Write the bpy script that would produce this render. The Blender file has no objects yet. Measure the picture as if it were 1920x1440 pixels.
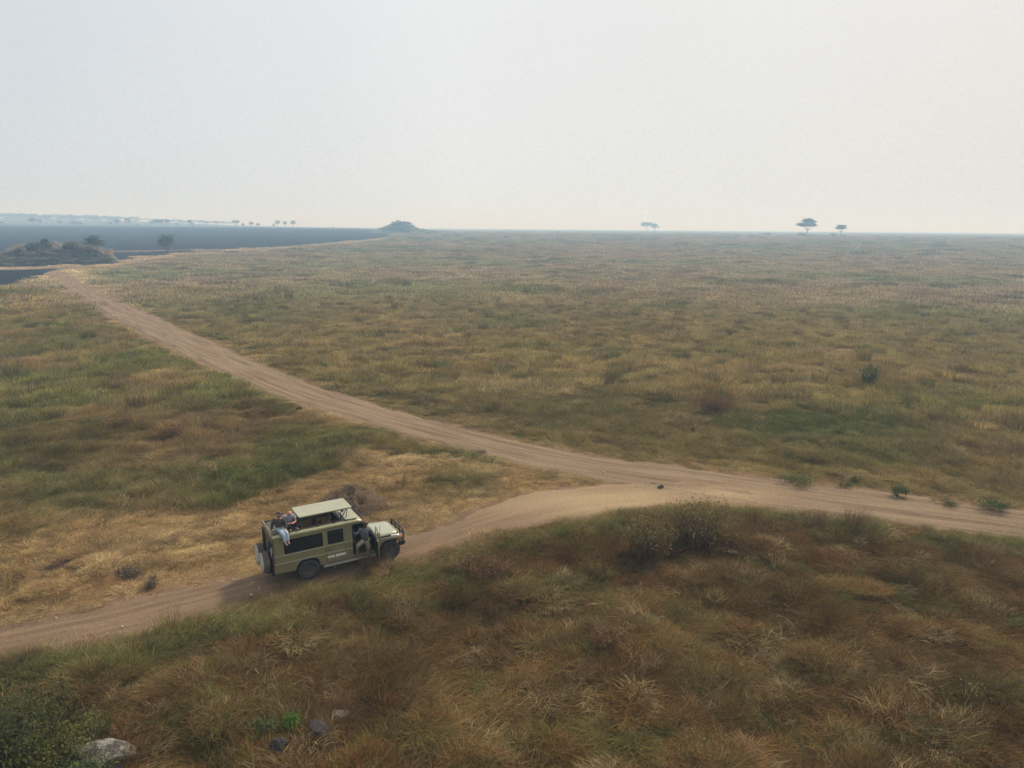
import bpy, bmesh, math, random
import numpy as np
from mathutils import Vector, Matrix, Euler

random.seed(7)
RNG = np.random.default_rng(11)
scene = bpy.context.scene
COL = scene.collection
rad = math.radians

# ------------------------------------------------------------------ camera
H = 13.5
PITCH, ROLL = rad(12.35), rad(0.46)
FPX = 1331.0                                   # focal length in pixels of the 1920 wide photo
F3 = np.array([0, math.cos(PITCH), -math.sin(PITCH)])
_R0 = np.array([1.0, 0, 0]); _U0 = np.array([0, math.sin(PITCH), math.cos(PITCH)])
R3 = math.cos(ROLL) * _R0 + math.sin(ROLL) * _U0
U3 = -math.sin(ROLL) * _R0 + math.cos(ROLL) * _U0
cam_d = bpy.data.cameras.new("camera")
cam_d.sensor_width = 36.0
cam_d.lens = FPX / 1920 * 36
cam_d.clip_start = 0.3
cam_d.clip_end = 30000
cam = bpy.data.objects.new("camera", cam_d); COL.objects.link(cam)
M = Matrix.Identity(4)
for i in range(3):
    M[i][0], M[i][1], M[i][2] = R3[i], U3[i], -F3[i]
M[2][3] = H
cam.matrix_world = M
scene.camera = cam

# ------------------------------------------------------------------ world and sun
SUN_AZ, SUN_EL = rad(42), rad(47)
world = bpy.data.worlds.new("World"); scene.world = world
world.use_nodes = True
nt = world.node_tree; nt.nodes.clear()
def N(nt, t, **kw):
    n = nt.nodes.new(t)
    for k, v in kw.items(): setattr(n, k, v)
    return n
out = N(nt, "ShaderNodeOutputWorld")
sky = N(nt, "ShaderNodeTexSky", sky_type='NISHITA', sun_disc=False, sun_elevation=SUN_EL, sun_rotation=SUN_AZ)
sky.dust_density = 6; sky.air_density = 1.2
bg1 = N(nt, "ShaderNodeBackground"); bg1.inputs[1].default_value = 0.10
nt.links.new(sky.outputs[0], bg1.inputs[0])
tc = N(nt, "ShaderNodeTexCoord")
sep = N(nt, "ShaderNodeSeparateXYZ"); nt.links.new(tc.outputs['Generated'], sep.inputs[0])
dp = N(nt, "ShaderNodeVectorMath", operation='DOT_PRODUCT')
nt.links.new(tc.outputs['Generated'], dp.inputs[0]); dp.inputs[1].default_value = (0.985, 0.17, 0.0)
rmp = N(nt, "ShaderNodeValToRGB"); cr = rmp.color_ramp
mr = N(nt, "ShaderNodeMapRange"); mr.inputs[1].default_value = -1; mr.inputs[2].default_value = 1
nt.links.new(dp.outputs['Value'], mr.inputs[0]); nt.links.new(mr.outputs[0], rmp.inputs[0])
cr.elements[0].position = 0.0; cr.elements[0].color = (.52, .56, .61, 1)
cr.elements[1].position = 1.0; cr.elements[1].color = (.70, .67, .62, 1)
e = cr.elements.new(0.26); e.color = (.65, .695, .755, 1)
e = cr.elements.new(0.55); e.color = (.83, .845, .86, 1)
e = cr.elements.new(0.82); e.color = (.775, .765, .745, 1)
bg2 = N(nt, "ShaderNodeBackground")
mf = N(nt, "ShaderNodeFloatCurve"); cv = mf.mapping.curves[0]; cv.points[0].location = (0, .515); cv.points[1].location = (1, .62); cv.points.new(.28, .52); cv.points.new(.55, .56)
mf.mapping.update(); nt.links.new(sep.outputs[2], mf.inputs['Value'])
mk = N(nt, "ShaderNodeMath", operation='MULTIPLY'); mk.inputs[1].default_value = 2.0; nt.links.new(mf.outputs[0], mk.inputs[0])
cn = N(nt, "ShaderNodeTexNoise"); cn.inputs['Scale'].default_value = 2.2; cn.inputs['Detail'].default_value = 3; nt.links.new(tc.outputs['Generated'], cn.inputs['Vector'])
cm = N(nt, "ShaderNodeMapRange"); cm.inputs[1].default_value = .3; cm.inputs[2].default_value = .7; cm.inputs[3].default_value = 1.955; cm.inputs[4].default_value = 2.045; nt.links.new(cn.outputs['Fac'], cm.inputs[0]); nt.links.new(cm.outputs[0], mk.inputs[1])
nt.links.new(rmp.outputs[0], bg2.inputs[0]); nt.links.new(mk.outputs[0], bg2.inputs[1])
mx = N(nt, "ShaderNodeMixShader"); mx.inputs[0].default_value = 0.93
nt.links.new(bg1.outputs[0], mx.inputs[1]); nt.links.new(bg2.outputs[0], mx.inputs[2])
nt.links.new(mx.outputs[0], out.inputs[0])

sd = bpy.data.lights.new("sun", 'SUN'); sd.energy = 3.8; sd.angle = rad(7); sd.color = (1.0, .91, .77)
SUN = Vector((math.sin(SUN_AZ) * math.cos(SUN_EL), math.cos(SUN_AZ) * math.cos(SUN_EL), math.sin(SUN_EL)))
so = bpy.data.objects.new("sun", sd); COL.objects.link(so)
so.rotation_euler = SUN.to_track_quat('Z', 'Y').to_euler(); so.location = SUN * 200

scene.view_settings.view_transform = 'Standard'
scene.view_settings.look = 'None'
scene.view_settings.exposure = 0.0
scene.view_settings.gamma = 1.0
DENOISE = True
scene.cycles.denoising_prefilter = 'NONE'
scene.cycles.use_denoising = DENOISE
scene.cycles.max_bounces = 6
scene.cycles.diffuse_bounces = 2
scene.cycles.glossy_bounces = 2
scene.cycles.transparent_max_bounces = 8
scene.cycles.volume_bounces = 2

# ------------------------------------------------------------------ numeric helpers
_tab = np.random.default_rng(3).random((256, 256))
def vnoise(x, y):
    xi = np.floor(x).astype(int); yi = np.floor(y).astype(int)
    fx = x - xi; fy = y - yi
    fx = fx * fx * (3 - 2 * fx); fy = fy * fy * (3 - 2 * fy)
    a = _tab[xi % 256, yi % 256]; b = _tab[(xi + 1) % 256, yi % 256]
    c = _tab[xi % 256, (yi + 1) % 256]; d = _tab[(xi + 1) % 256, (yi + 1) % 256]
    return (a * (1 - fx) + b * fx) * (1 - fy) + (c * (1 - fx) + d * fx) * fy
def fbm(x, y, s, o=3, seed=0):                 # 0..1, cell size s metres
    x = np.asarray(x, float); y = np.asarray(y, float)
    v = 0; a = .5; t = 0
    for k in range(o):
        v = v + a * vnoise(x / s * 2 ** k + 17.3 * seed + 5.1 * k, y / s * 2 ** k - 9.7 * seed + 3.7 * k); t += a; a *= .5
    return v / t
def sst(a, b, x):
    t = np.clip((x - a) / (b - a), 0, 1); return t * t * (3 - 2 * t)

def macro(x, y):
    x = np.asarray(x, float); y = np.asarray(y, float)
    d = np.hypot(x, y); az = np.degrees(np.arctan2(x, y))
    z = 9.0 * sst(200, 1000, d) + 2.0 * sst(1000, 6500, d)
    z = z + 2.6 * sst(650, 1150, d) * sst(-8.5, -13, az) * (np.abs(az) < 90)
    z = z + 19 * sst(1200, 2500, d) * sst(-14, -34, az) * (np.abs(az) < 90)
    return z

def rayv(px, py):
    return F3 + (px - 960) / FPX * R3 - (py - 720) / FPX * U3
def hit(px, py):                               # where the ray of a photo pixel meets the plain
    d = rayv(px, py); h = math.hypot(d[0], d[1])
    r = np.geomspace(5, 6900, 6000)
    x = d[0] / h * r; y = d[1] / h * r; z = H + d[2] / h * r
    k = np.nonzero(macro(x, y) >= z)[0]
    k = k[0] if len(k) else len(r) - 1
    return np.array([x[k], y[k]])
def flat(px, py):
    d = rayv(px, py); t = -H / d[2]; return np.array([d[0] * t, d[1] * t])
def topx(x, y, z=None):
    if z is None: z = macro(x, y)
    v = np.stack([x, y, z - H], -1); w = v @ F3
    w = np.where(w < .1, .1, w)
    return 960 + FPX * (v @ R3) / w, 720 - FPX * (v @ U3) / w
def pix_m(px, py):                              # metres per photo pixel at that ground point
    g = hit(px, py); v = np.array([g[0], g[1], macro(*g) - H]); return float(v @ F3) / FPX

# ------------------------------------------------------------------ roads (centre line + half width), traced in plan
MT = [(2250, 1003), (2050, 976), (1920, 958), (1700, 930), (1500, 903), (1300, 878), (1150, 860), (1000, 833), (850, 798), (700, 758), (600, 727), (500, 690), (400, 645), (300, 600), (250, 575), (200, 552), (165, 534)]
MB = [(2250, 1062), (2050, 1030), (1920, 1010), (1700, 985), (1500, 960), (1300, 925), (1150, 903), (1000, 876), (850, 838), (700, 800), (600, 770), (500, 733), (400, 692), (300, 645), (250, 618), (200, 590), (150, 560)]
LT = [(1390, 896), (1250, 905), (1150, 908), (1050, 918), (960, 937), (880, 965), (780, 998), (700, 1018), (600, 1043), (500, 1070), (400, 1093), (300, 1112), (200, 1135), (100, 1155), (0, 1175), (-150, 1208)]
LB = [(1420, 950), (1300, 948), (1200, 958), (1050, 976), (950, 1000), (880, 1015), (790, 1043), (710, 1065), (600, 1092), (500, 1118), (400, 1150), (300, 1180), (200, 1205), (100, 1222), (0, 1240), (-150, 1272)]
def pair_line(T, B):
    out = []
    for t, b in zip(T, B):
        a = hit(*t); c = hit(*b); out.append(((a + c) / 2, a, c))
    C = np.array([o[0] for o in out]); W = []
    for i in range(len(out)):
        tg = C[min(i + 1, len(C) - 1)] - C[max(i - 1, 0)]; tg /= np.linalg.norm(tg)
        w = out[i][1] - out[i][2]; W.append(abs(w[0] * tg[1] - w[1] * tg[0]) / 2)
    return C, np.array(W)
def smooth_line(C, W, step):
    # Catmull-Rom resample
    P = np.vstack([2 * C[0] - C[1], C, 2 * C[-1] - C[-2]]); Wp = np.concatenate([[W[0]], W, [W[-1]]])
    pts = []; ws = []
    for i in range(1, len(P) - 2):
        L = np.linalg.norm(P[i + 1] - P[i]); n = max(2, int(L / step))
        for k in range(n):
            t = k / n
            pts.append(.5 * ((2 * P[i]) + (-P[i - 1] + P[i + 1]) * t + (2 * P[i - 1] - 5 * P[i] + 4 * P[i + 1] - P[i + 2]) * t * t + (-P[i - 1] + 3 * P[i] - 3 * P[i + 1] + P[i + 2]) * t ** 3))
            ws.append(Wp[i] * (1 - t) + Wp[i + 1] * t)
    return np.array(pts), np.array(ws)
mC, mW = pair_line(MT, MB)
# the bend, then away along the edge of the burnt plain
ext = [((118, 522), 2.7), ((112, 512), 2.7), ((140, 504), 2.6), ((200, 494), 2.6), ((260, 486), 2.7), ((340, 478), 2.9), ((450, 470.5), 3.2), ((560, 462), 3.6), ((660, 454), 4.0), ((722, 447), 4.5)]
mC = np.vstack([mC, [hit(*p) for p, w in ext]]); mW = np.concatenate([np.minimum(mW, 3.2), [w for p, w in ext]])
lC, lW = pair_line(LT, LB)
main_c, main_w = smooth_line(mC, mW, .5)
low_c, low_w = smooth_line(lC, lW, .35)
spur_c, spur_w = smooth_line(np.array([hit(*p) for p in [(-120, 500), (0, 502), (70, 502), (140, 502.5)]]), np.array([3.5, 3.5, 3.2, 3.0]), 1.5)
far_c, far_w = smooth_line(np.array([hit(*p) for p in [(150, 476), (215, 472), (300, 470), (380, 468.8), (450, 468)]]), np.array([1.6] * 5), 3)
ROADS = [(main_c, main_w), (low_c, low_w), (spur_c, spur_w), (far_c, far_w)]

def road_sd(x, y):                              # distance outside the nearest road edge (negative on it)
    x = np.asarray(x, float).ravel(); y = np.asarray(y, float).ravel()
    best = np.full(x.shape, 1e3)
    for C, W in ROADS:
        C2 = C[::2]; W2 = W[::2]
        lo = C2.min(0) - 14; hi = C2.max(0) + 14
        idx = np.nonzero((x > lo[0]) & (x < hi[0]) & (y > lo[1]) & (y < hi[1]))[0]
        for s in range(0, len(idx), 20000):
            k = idx[s:s + 20000]
            D = np.hypot(x[k, None] - C2[None, :, 0], y[k, None] - C2[None, :, 1]) - W2[None, :]
            best[k] = np.minimum(best[k], D.min(1))
    return best

def inpoly(px, py, poly):
    c = np.zeros(px.shape, bool); n = len(poly)
    for i in range(n):
        x1, y1 = poly[i]; x2, y2 = poly[(i + 1) % n]
        if y1 == y2: continue
        m = ((y1 > py) != (y2 > py)) & (px < (x2 - x1) * (py - y1) / (y2 - y1) + x1)
        c ^= m
    return c

def lumps(x, y, sd=None):                       # small tussocky relief, none on the roads
    d = np.hypot(x, y)
    if sd is None: sd = road_sd(x, y).reshape(np.shape(x))
    k = sst(0.2, 2.5, sd)
    near = 1 - sst(120, 260, d)
    z = (fbm(x, y, 5.5, 2, 1) - .5) * .45 + (fbm(x, y, 1.5, 2, 2) - .5) * (.30 + .35 * (d < 32))
    z2 = (fbm(x, y, 40, 3, 5) - .5) * 1.1 * sst(60, 200, d)
    return k * (z * near) + z2 * sst(2, 12, sd) * (1 - .3 * sst(500, 800, d))
def terr(x, y, sd=None):
    return macro(x, y) + lumps(np.asarray(x, float), np.asarray(y, float), sd)
def terr1(x, y): return float(terr(np.array([x]), np.array([y]))[0])

# ------------------------------------------------------------------ colour of the plain (albedo), a map of real patches
PAL = dict(brown=(.150, .091, .033), redbrown=(.155, .080, .031), dry=(.30, .208, .096), straw=(.38, .28, .145), olive=(.140, .128, .038),
           green=(.088, .102, .030), far=(.205, .160, .098), farg=(.150, .150, .074), dirt=(.215, .142, .086), soil=(.085, .055, .038), tan=(.225, .152, .060))
PAL = {k: np.array(v) for k, v in PAL.items()}
GOLD = [(-400, 1000), (0, 1005), (130, 985), (260, 955), (400, 950), (480, 925), (600, 880), (690, 850), (830, 852), (1000, 880), (1120, 895), (1120, 915), (980, 935), (860, 975), (750, 1010), (520, 1090), (300, 1125), (0, 1190), (-400, 1270)]
FORE = [(-900, 1340), (0, 1228), (300, 1168), (500, 1108), (720, 1055), (900, 1008), (1050, 978), (1200, 955), (1320, 948), (1500, 960), (1700, 985), (1920, 1010), (2700, 1130), (2700, 3000), (-900, 3000)]
LEFT = [(-900, 600), (0, 545), (100, 540), (150, 565), (250, 620), (400, 690), (600, 770), (850, 840), (1100, 905), (830, 860), (690, 852), (600, 885), (480, 930), (260, 960), (0, 1010), (-900, 1100)]
BURN_FAR = [(-600, 421), (0, 420.5), (300, 423), (560, 426.5), (640, 429), (730, 430), (735, 438), (722, 446.5), (660, 452), (560, 460), (450, 468), (400, 470), (345, 474), (260, 483), (215, 491), (160, 497), (60, 500), (-600, 505)]
BURN_NEAR = [(-600, 505), (0, 504.5), (60, 503.5), (128, 503), (138, 505), (108, 511), (75, 519), (40, 530), (0, 541), (-600, 640)]
# (cx, cy, rx, ry, colour, strength, height factor) in photo pixels of the plain
SPOTS = [(250, 905, 330, 45, 'green', .6, 1.0), (560, 860, 160, 35, 'green', .55, 1), (120, 935, 180, 25, 'green', .6, 1), (300, 820, 330, 60, 'redbrown', .6, 1.3), (90, 850, 120, 45, 'redbrown', .4, 1.2),
    (470, 770, 60, 30, 'redbrown', .5, 1.2), (860, 905, 95, 40, 'green', .75, 1.1), (1035, 888, 60, 14, 'green', .7, .8), (900, 880, 120, 14, 'olive', .4, .8), (170, 660, 170, 55, 'olive', .5, 1), (60, 590, 120, 30, 'tan', .6, .8),
    (480, 590, 120, 20, 'green', .45, 1), (330, 550, 100, 14, 'olive', .5, 1), (980, 545, 110, 9, 'green', .75, 1.4), (1060, 512, 110, 7, 'green', .45, 1.2), (1240, 580, 90, 9, 'green', .7, 1.2), (960, 612, 110, 16, 'green', .5, 1.1), (560, 550, 110, 9, 'green', .45, 1),
    (1560, 800, 230, 36, 'green', 1.1, 1.1), (1420, 790, 110, 22, 'green', .7, 1.1), (1640, 850, 150, 30, 'green', .4, 1.1), (1340, 755, 60, 26, 'redbrown', .8, 1.5), (1850, 855, 110, 40, 'redbrown', .5, 1.4), (1770, 760, 200, 30, 'green', .45, 1),
    (1000, 730, 160, 26, 'straw', .55, .7), (820, 690, 160, 26, 'redbrown', .35, 1.1), (1700, 900, 260, 22, 'dry', .5, .7), (1350, 870, 200, 20, 'tan', .5, .6), (1640, 715, 90, 25, 'redbrown', .5, 1.2), (1420, 530, 160, 8, 'green', .6, 1.3),
    (1300, 1010, 80, 40, 'redbrown', .6, 1.4), (1210, 1020, 70, 40, 'redbrown', .5, 1.3), (850, 1090, 90, 22, 'green', .7, 1), (880, 1060, 130, 26, 'redbrown', .5, 1.4), (1050, 1100, 150, 30, 'green', .35, 1), (230, 1195, 170, 22, 'green', .65, .9), (300, 1300, 180, 50, 'redbrown', .55, 1),
    (130, 1370, 160, 60, 'green', .5, 1), (560, 1200, 130, 50, 'green', .3, 1), (1150, 1190, 120, 60, 'brown', .5, 1), (1690, 1110, 90, 30, 'green', .35, 1), (1500, 1170, 160, 60, 'olive', .3, 1), (1480, 640, 240, 22, 'olive', .35, 1), (1000, 660, 200, 26, 'olive', .35, 1), (1200, 1380, 200, 60, 'olive', .35, 1.2), (1350, 1400, 220, 50, 'dry', .25, 1),
    (640, 1340, 120, 50, 'soil', .5, .5), (1560, 1270, 150, 25, 'green', .3, 1), (1750, 1200, 240, 100, 'brown', .4, 1.1), (180, 470, 200, 30, 'soil', .6, 1), (650, 900, 110, 30, 'tan', .4, .6)]
DARKS = [(110, 1056, 48, 13, -.18), (246, 1076, 34, 11, -.1), (168, 590, 10, 3, .5), (200, 608, 26, 6, .6)]
def lerp(a, b, t): return a + (b - a) * t[..., None]
def field(x, y):
    """albedo, grass height factor, burnt mask, bare mask"""
    shp = np.shape(x); x = np.ravel(x).astype(float); y = np.ravel(y).astype(float)
    d = np.hypot(x, y)
    px, py = topx(x, y)
    am = np.clip(d / 30, .5, 8)                 # ragged borders
    pxn = px + (fbm(x, y, 3.0, 3, 21) - .5) * 60 / am; pyn = py + (fbm(x, y, 2.2, 3, 22) - .5) * 30 / am
    n1 = fbm(x, y, 9, 3, 31); n2 = fbm(x, y, 2.6, 3, 32); n3 = fbm(x, y, 28, 3, 33); n4 = fbm(x, y, .9, 2, 34)
    col = lerp(PAL['olive'] + 0 * x[:, None], PAL['dry'] * .85, sst(.36, .72, n1 * .6 + n2 * .4) * .5 + .16)
    col = lerp(col, PAL['green'], .62 * sst(.50, .72, n3 * .5 + n2 * .5))
    col = lerp(col, PAL['tan'], .24 + 0 * x) * .95
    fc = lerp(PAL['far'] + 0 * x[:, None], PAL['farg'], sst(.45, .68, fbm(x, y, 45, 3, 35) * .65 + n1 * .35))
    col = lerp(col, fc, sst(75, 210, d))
    hf = np.ones_like(x)
    g = inpoly(pxn, pyn, GOLD); gold = lerp(PAL['dry'] + 0 * x[:, None], PAL['straw'], sst(.3, .8, n2)); gold = lerp(gold, PAL['tan'], .5 * sst(.5, .7, n4))
    col[g] = gold[g]; hf[g] = .62
    l = inpoly(pxn, pyn, LEFT) & ~g
    lc = lerp(PAL['olive'] + 0 * x[:, None], PAL['green'], .7 * sst(.5, .7, n2)); lc = lerp(lc, PAL['dry'] * .8, .75 * sst(.42, .66, n1)); lc = lerp(lc, PAL['redbrown'], .3 * sst(.55, .72, fbm(x, y, 7, 2, 36)))
    col[l] = lc[l]
    f = inpoly(pxn, pyn, FORE)
    fo = lerp(PAL['brown'] + 0 * x[:, None], PAL['tan'], .85 * sst(.38, .62, n2)); fo = lerp(fo, PAL['olive'] * .9, .42 * sst(.54, .72, n1)); fo = lerp(fo, PAL['redbrown'], .62 * sst(.52, .7, fbm(x, y, 3.5, 2, 37)))
    fo = lerp(fo, PAL['green'], .45 * sst(.62, .78, fbm(x, y, 2.2, 2, 38)))
    col[f] = fo[f]; hf[f] = .70
    for cx, cy, rx, ry, c, s, h in SPOTS:
        m = np.exp(-(((pxn - cx) / rx) ** 2 + ((pyn - cy) / ry) ** 2) * 1.4)
        m = sst(.15, .85, m * (0.75 + .5 * n2)) * s * (.62 if c in ('redbrown', 'straw') else .8)
        col = lerp(col, PAL[c], m); hf = hf * (1 + (h - 1) * m)
    col = col * (1 - .35 * f - .08 * l)[:, None]
    col = col * (1 - .45 * sst(1150, 1500, d))[:, None]      # far ground darkened to counter the sun and haze whitening it
    sd = road_sd(x, y)
    fr = f * np.exp(-((sd - 1.2) / .9) ** 2) * .65
    col = lerp(col, PAL['green'] * 1.15, fr)
    verge = (1 - sst(.1, 1.6, sd + (n2 - .5) * 1.6)) * np.where(f, .4, 1) * (sd < 5)
    col = lerp(col, PAL['straw'] * .8, verge * .6)
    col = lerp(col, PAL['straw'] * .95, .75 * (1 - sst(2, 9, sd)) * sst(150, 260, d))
    # a scraped drain running beside the main road
    dr = np.exp(-((sd - 3.4 + (n1 - .5) * 1.5) / .45) ** 2) * (px > 640) * (px < 1180) * (py < 870) * ~f * ~g * .5
    bare = (1 - sst(-.25, .55, sd + (n4 - .5) * .9 + (n2 - .5) * .5))
    bare = np.maximum(bare, dr)
    dk = np.zeros_like(x)
    for cx, cy, rx, ry, a in DARKS:
        u = (px - cx) * math.cos(a) + (py - cy) * math.sin(a); v = -(px - cx) * math.sin(a) + (py - cy) * math.cos(a)
        m = 1 - sst(.6, 1.15, np.hypot(u / rx, v / ry) + (n4 - .5) * .8)
        col = lerp(col, PAL['soil'], m); hf = hf * (1 - .7 * m); dk = np.maximum(dk, m * .85)
    col = lerp(col, PAL['dirt'], np.clip(bare - dr, 0, 1)); col = lerp(col, PAL['soil'] * 1.4, dr)
    bare = np.maximum(bare, dk)
    wig = (fbm(x, y, 14, 3, 40) - .5)
    burn = (inpoly(px + wig * 12, py + wig * 2.0 * np.clip(220 / d, .3, 2), BURN_FAR) | inpoly(px + wig * 20, py + wig * 5, BURN_NEAR)).astype(float)
    burn = burn * sst(.2, 1.2, sd) * (d > 150)
    return col.reshape(shp + (3,)), hf.reshape(shp), burn.reshape(shp), bare.reshape(shp), sd.reshape(shp)

# ------------------------------------------------------------------ object helpers
def tag(o, label=None, cat=None, group=None, kind=None):
    if label: o['label'] = label
    if cat: o['category'] = cat
    if group: o['group'] = group
    if kind: o['kind'] = kind
    return o
def empty(name, loc=(0, 0, 0), rz=0.0):
    o = bpy.data.objects.new(name, None); COL.objects.link(o); o.location = loc; o.rotation_euler = (0, 0, rz)
    o.empty_display_size = .2; return o
def link(name, me, mat, parent=None, smooth=False):
    me.name = name
    if mat is not None:
        for m in (mat if isinstance(mat, (list, tuple)) else [mat]): me.materials.append(m)
    if smooth: me.polygons.foreach_set('use_smooth', [True] * len(me.polygons))
    o = bpy.data.objects.new(name, me); COL.objects.link(o)
    if parent: o.parent = parent
    return o
def obj(name, bm, mat, parent=None, smooth=False, bevel=0):
    me = bpy.data.meshes.new(name); bm.to_mesh(me); bm.free()
    o = link(name, me, mat, parent, smooth)
    if bevel:
        b = o.modifiers.new('b', 'BEVEL'); b.width = bevel; b.segments = 2; b.limit_method = 'ANGLE'
    return o
def mesh_np(name, V, Fq, mat, parent=None, smooth=False, attrs=None):
    """V (n,3), Fq (m,3|4) int array"""
    V = np.asarray(V, np.float32); Fq = np.asarray(Fq, np.int32); k = Fq.shape[1]
    me = bpy.data.meshes.new(name)
    me.vertices.add(len(V)); me.vertices.foreach_set('co', V.ravel())
    me.loops.add(Fq.size); me.loops.foreach_set('vertex_index', Fq.ravel())
    me.polygons.add(len(Fq)); me.polygons.foreach_set('loop_start', np.arange(0, Fq.size, k, dtype=np.int32))
    me.update(calc_edges=True)
    for an, (typ, arr) in (attrs or {}).items():
        a = me.attributes.new(an, typ, 'POINT'); key = {'FLOAT': 'value', 'FLOAT_COLOR': 'color', 'FLOAT_VECTOR': 'vector', 'INT': 'value'}[typ]
        a.data.foreach_set(key, np.ascontiguousarray(arr).ravel())
    if smooth: me.polygons.foreach_set('use_smooth', np.ones(len(Fq), bool))
    return link(name, me, mat, parent)
def rgba(c): c = np.asarray(c, np.float32); return np.concatenate([c, np.ones(c.shape[:-1] + (1,), np.float32)], -1)
def copy_tree(o, parent=None):
    c = o.copy(); COL.objects.link(c); c.parent = parent
    for ch in [k for k in o.children]: copy_tree(ch, c)
    return c

def box(bm, c, s, rot=None, mat_i=0):
    g = bmesh.ops.create_cube(bm, size=1.0); M4 = Matrix.Translation(c) @ (rot.to_4x4() if rot else Matrix.Identity(4)) @ Matrix.Diagonal((*s, 1))
    bmesh.ops.transform(bm, matrix=M4, verts=g['verts'])
def tube(bm, pts, r, n=8, cap=True):
    pts = [Vector(p) for p in pts]; rs = r if isinstance(r, (list, tuple)) else [r] * len(pts)
    rings = []; up = None
    for i, p in enumerate(pts):
        t = (pts[min(i + 1, len(pts) - 1)] - pts[max(i - 1, 0)]).normalized()
        if up is None: up = Vector((0, 0, 1)) if abs(t.z) < .9 else Vector((1, 0, 0))
        a = t.cross(up).normalized(); b = a.cross(t).normalized(); up = b
        rings.append([bm.verts.new(p + (a * math.cos(2 * math.pi * k / n) + b * math.sin(2 * math.pi * k / n)) * rs[i]) for k in range(n)])
    for A, B in zip(rings, rings[1:]):
        for k in range(n): bm.faces.new((A[k], A[(k + 1) % n], B[(k + 1) % n], B[k]))
    if cap: bm.faces.new(rings[0][::-1]); bm.faces.new(rings[-1])
def lathe(bm, prof, n=32, M4=None):            # profile of (radius, axial y) about the Y axis
    rings = []
    for r_, y_ in prof:
        rings.append([bm.verts.new((r_ * math.cos(2 * math.pi * k / n), y_, r_ * math.sin(2 * math.pi * k / n))) for k in range(n)])
    for A, B in zip(rings, rings[1:]):
        for k in range(n): bm.faces.new((A[k], A[(k + 1) % n], B[(k + 1) % n], B[k]))
    if M4: bmesh.ops.transform(bm, matrix=M4, verts=[v for R_ in rings for v in R_])

# ------------------------------------------------------------------ materials
def mat(name, col, rough=.6, metal=0, coat=0, spec=.5, noise=None, bump=0, nscale=20, emis=None, alpha=None, dirt=None):
    m = bpy.data.materials.new(name); m.use_nodes = True; t = m.node_tree; b = t.nodes['Principled BSDF']
    b.inputs['Base Color'].default_value = (*col, 1); b.inputs['Roughness'].default_value = rough
    b.inputs['Metallic'].default_value = metal; b.inputs['Specular IOR Level'].default_value = spec
    b.inputs['Coat Weight'].default_value = coat
    if noise or bump or dirt:
        tcn = N(t, 'ShaderNodeTexCoord'); nz = N(t, 'ShaderNodeTexNoise'); nz.inputs['Scale'].default_value = nscale; nz.inputs['Detail'].default_value = 6
        t.links.new(tcn.outputs['Object'], nz.inputs['Vector'])
        if noise:
            mxn = N(t, 'ShaderNodeMix', data_type='RGBA'); mxn.inputs[6].default_value = (*[c * (1 - noise) for c in col], 1); mxn.inputs[7].default_value = (*[min(1, c * (1 + noise)) for c in col], 1)
            mp = N(t, 'ShaderNodeMapRange'); mp.inputs[1].default_value = .3; mp.inputs[2].default_value = .7
            t.links.new(nz.outputs['Fac'], mp.inputs[0]); t.links.new(mp.outputs[0], mxn.inputs[0])
            last = mxn.outputs[2]
            if dirt:                            # dust of the track, caked low on the body
                sp = N(t, 'ShaderNodeSeparateXYZ'); t.links.new(tcn.outputs['Object'], sp.inputs[0])
                n2 = N(t, 'ShaderNodeTexNoise'); n2.inputs['Scale'].default_value = 4; n2.inputs['Detail'].default_value = 8; t.links.new(tcn.outputs['Object'], n2.inputs['Vector'])
                ad = N(t, 'ShaderNodeMath', operation='MULTIPLY_ADD'); t.links.new(n2.outputs['Fac'], ad.inputs[0]); ad.inputs[1].default_value = -.7; t.links.new(sp.outputs[2], ad.inputs[2])
                mp2 = N(t, 'ShaderNodeMapRange'); mp2.inputs[1].default_value = .05; mp2.inputs[2].default_value = .85; mp2.inputs[3].default_value = .75; mp2.inputs[4].default_value = .12
                t.links.new(ad.outputs[0], mp2.inputs[0])
                mx2 = N(t, 'ShaderNodeMix', data_type='RGBA'); mx2.inputs[7].default_value = (*dirt, 1); t.links.new(last, mx2.inputs[6]); t.links.new(mp2.outputs[0], mx2.inputs[0]); last = mx2.outputs[2]
            t.links.new(last, b.inputs['Base Color'])
        if bump:
            bp = N(t, 'ShaderNodeBump'); bp.inputs['Strength'].default_value = 1; bp.inputs['Distance'].default_value = bump
            t.links.new(nz.outputs['Fac'], bp.inputs['Height']); t.links.new(bp.outputs[0], b.inputs['Normal'])
    return m

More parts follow.
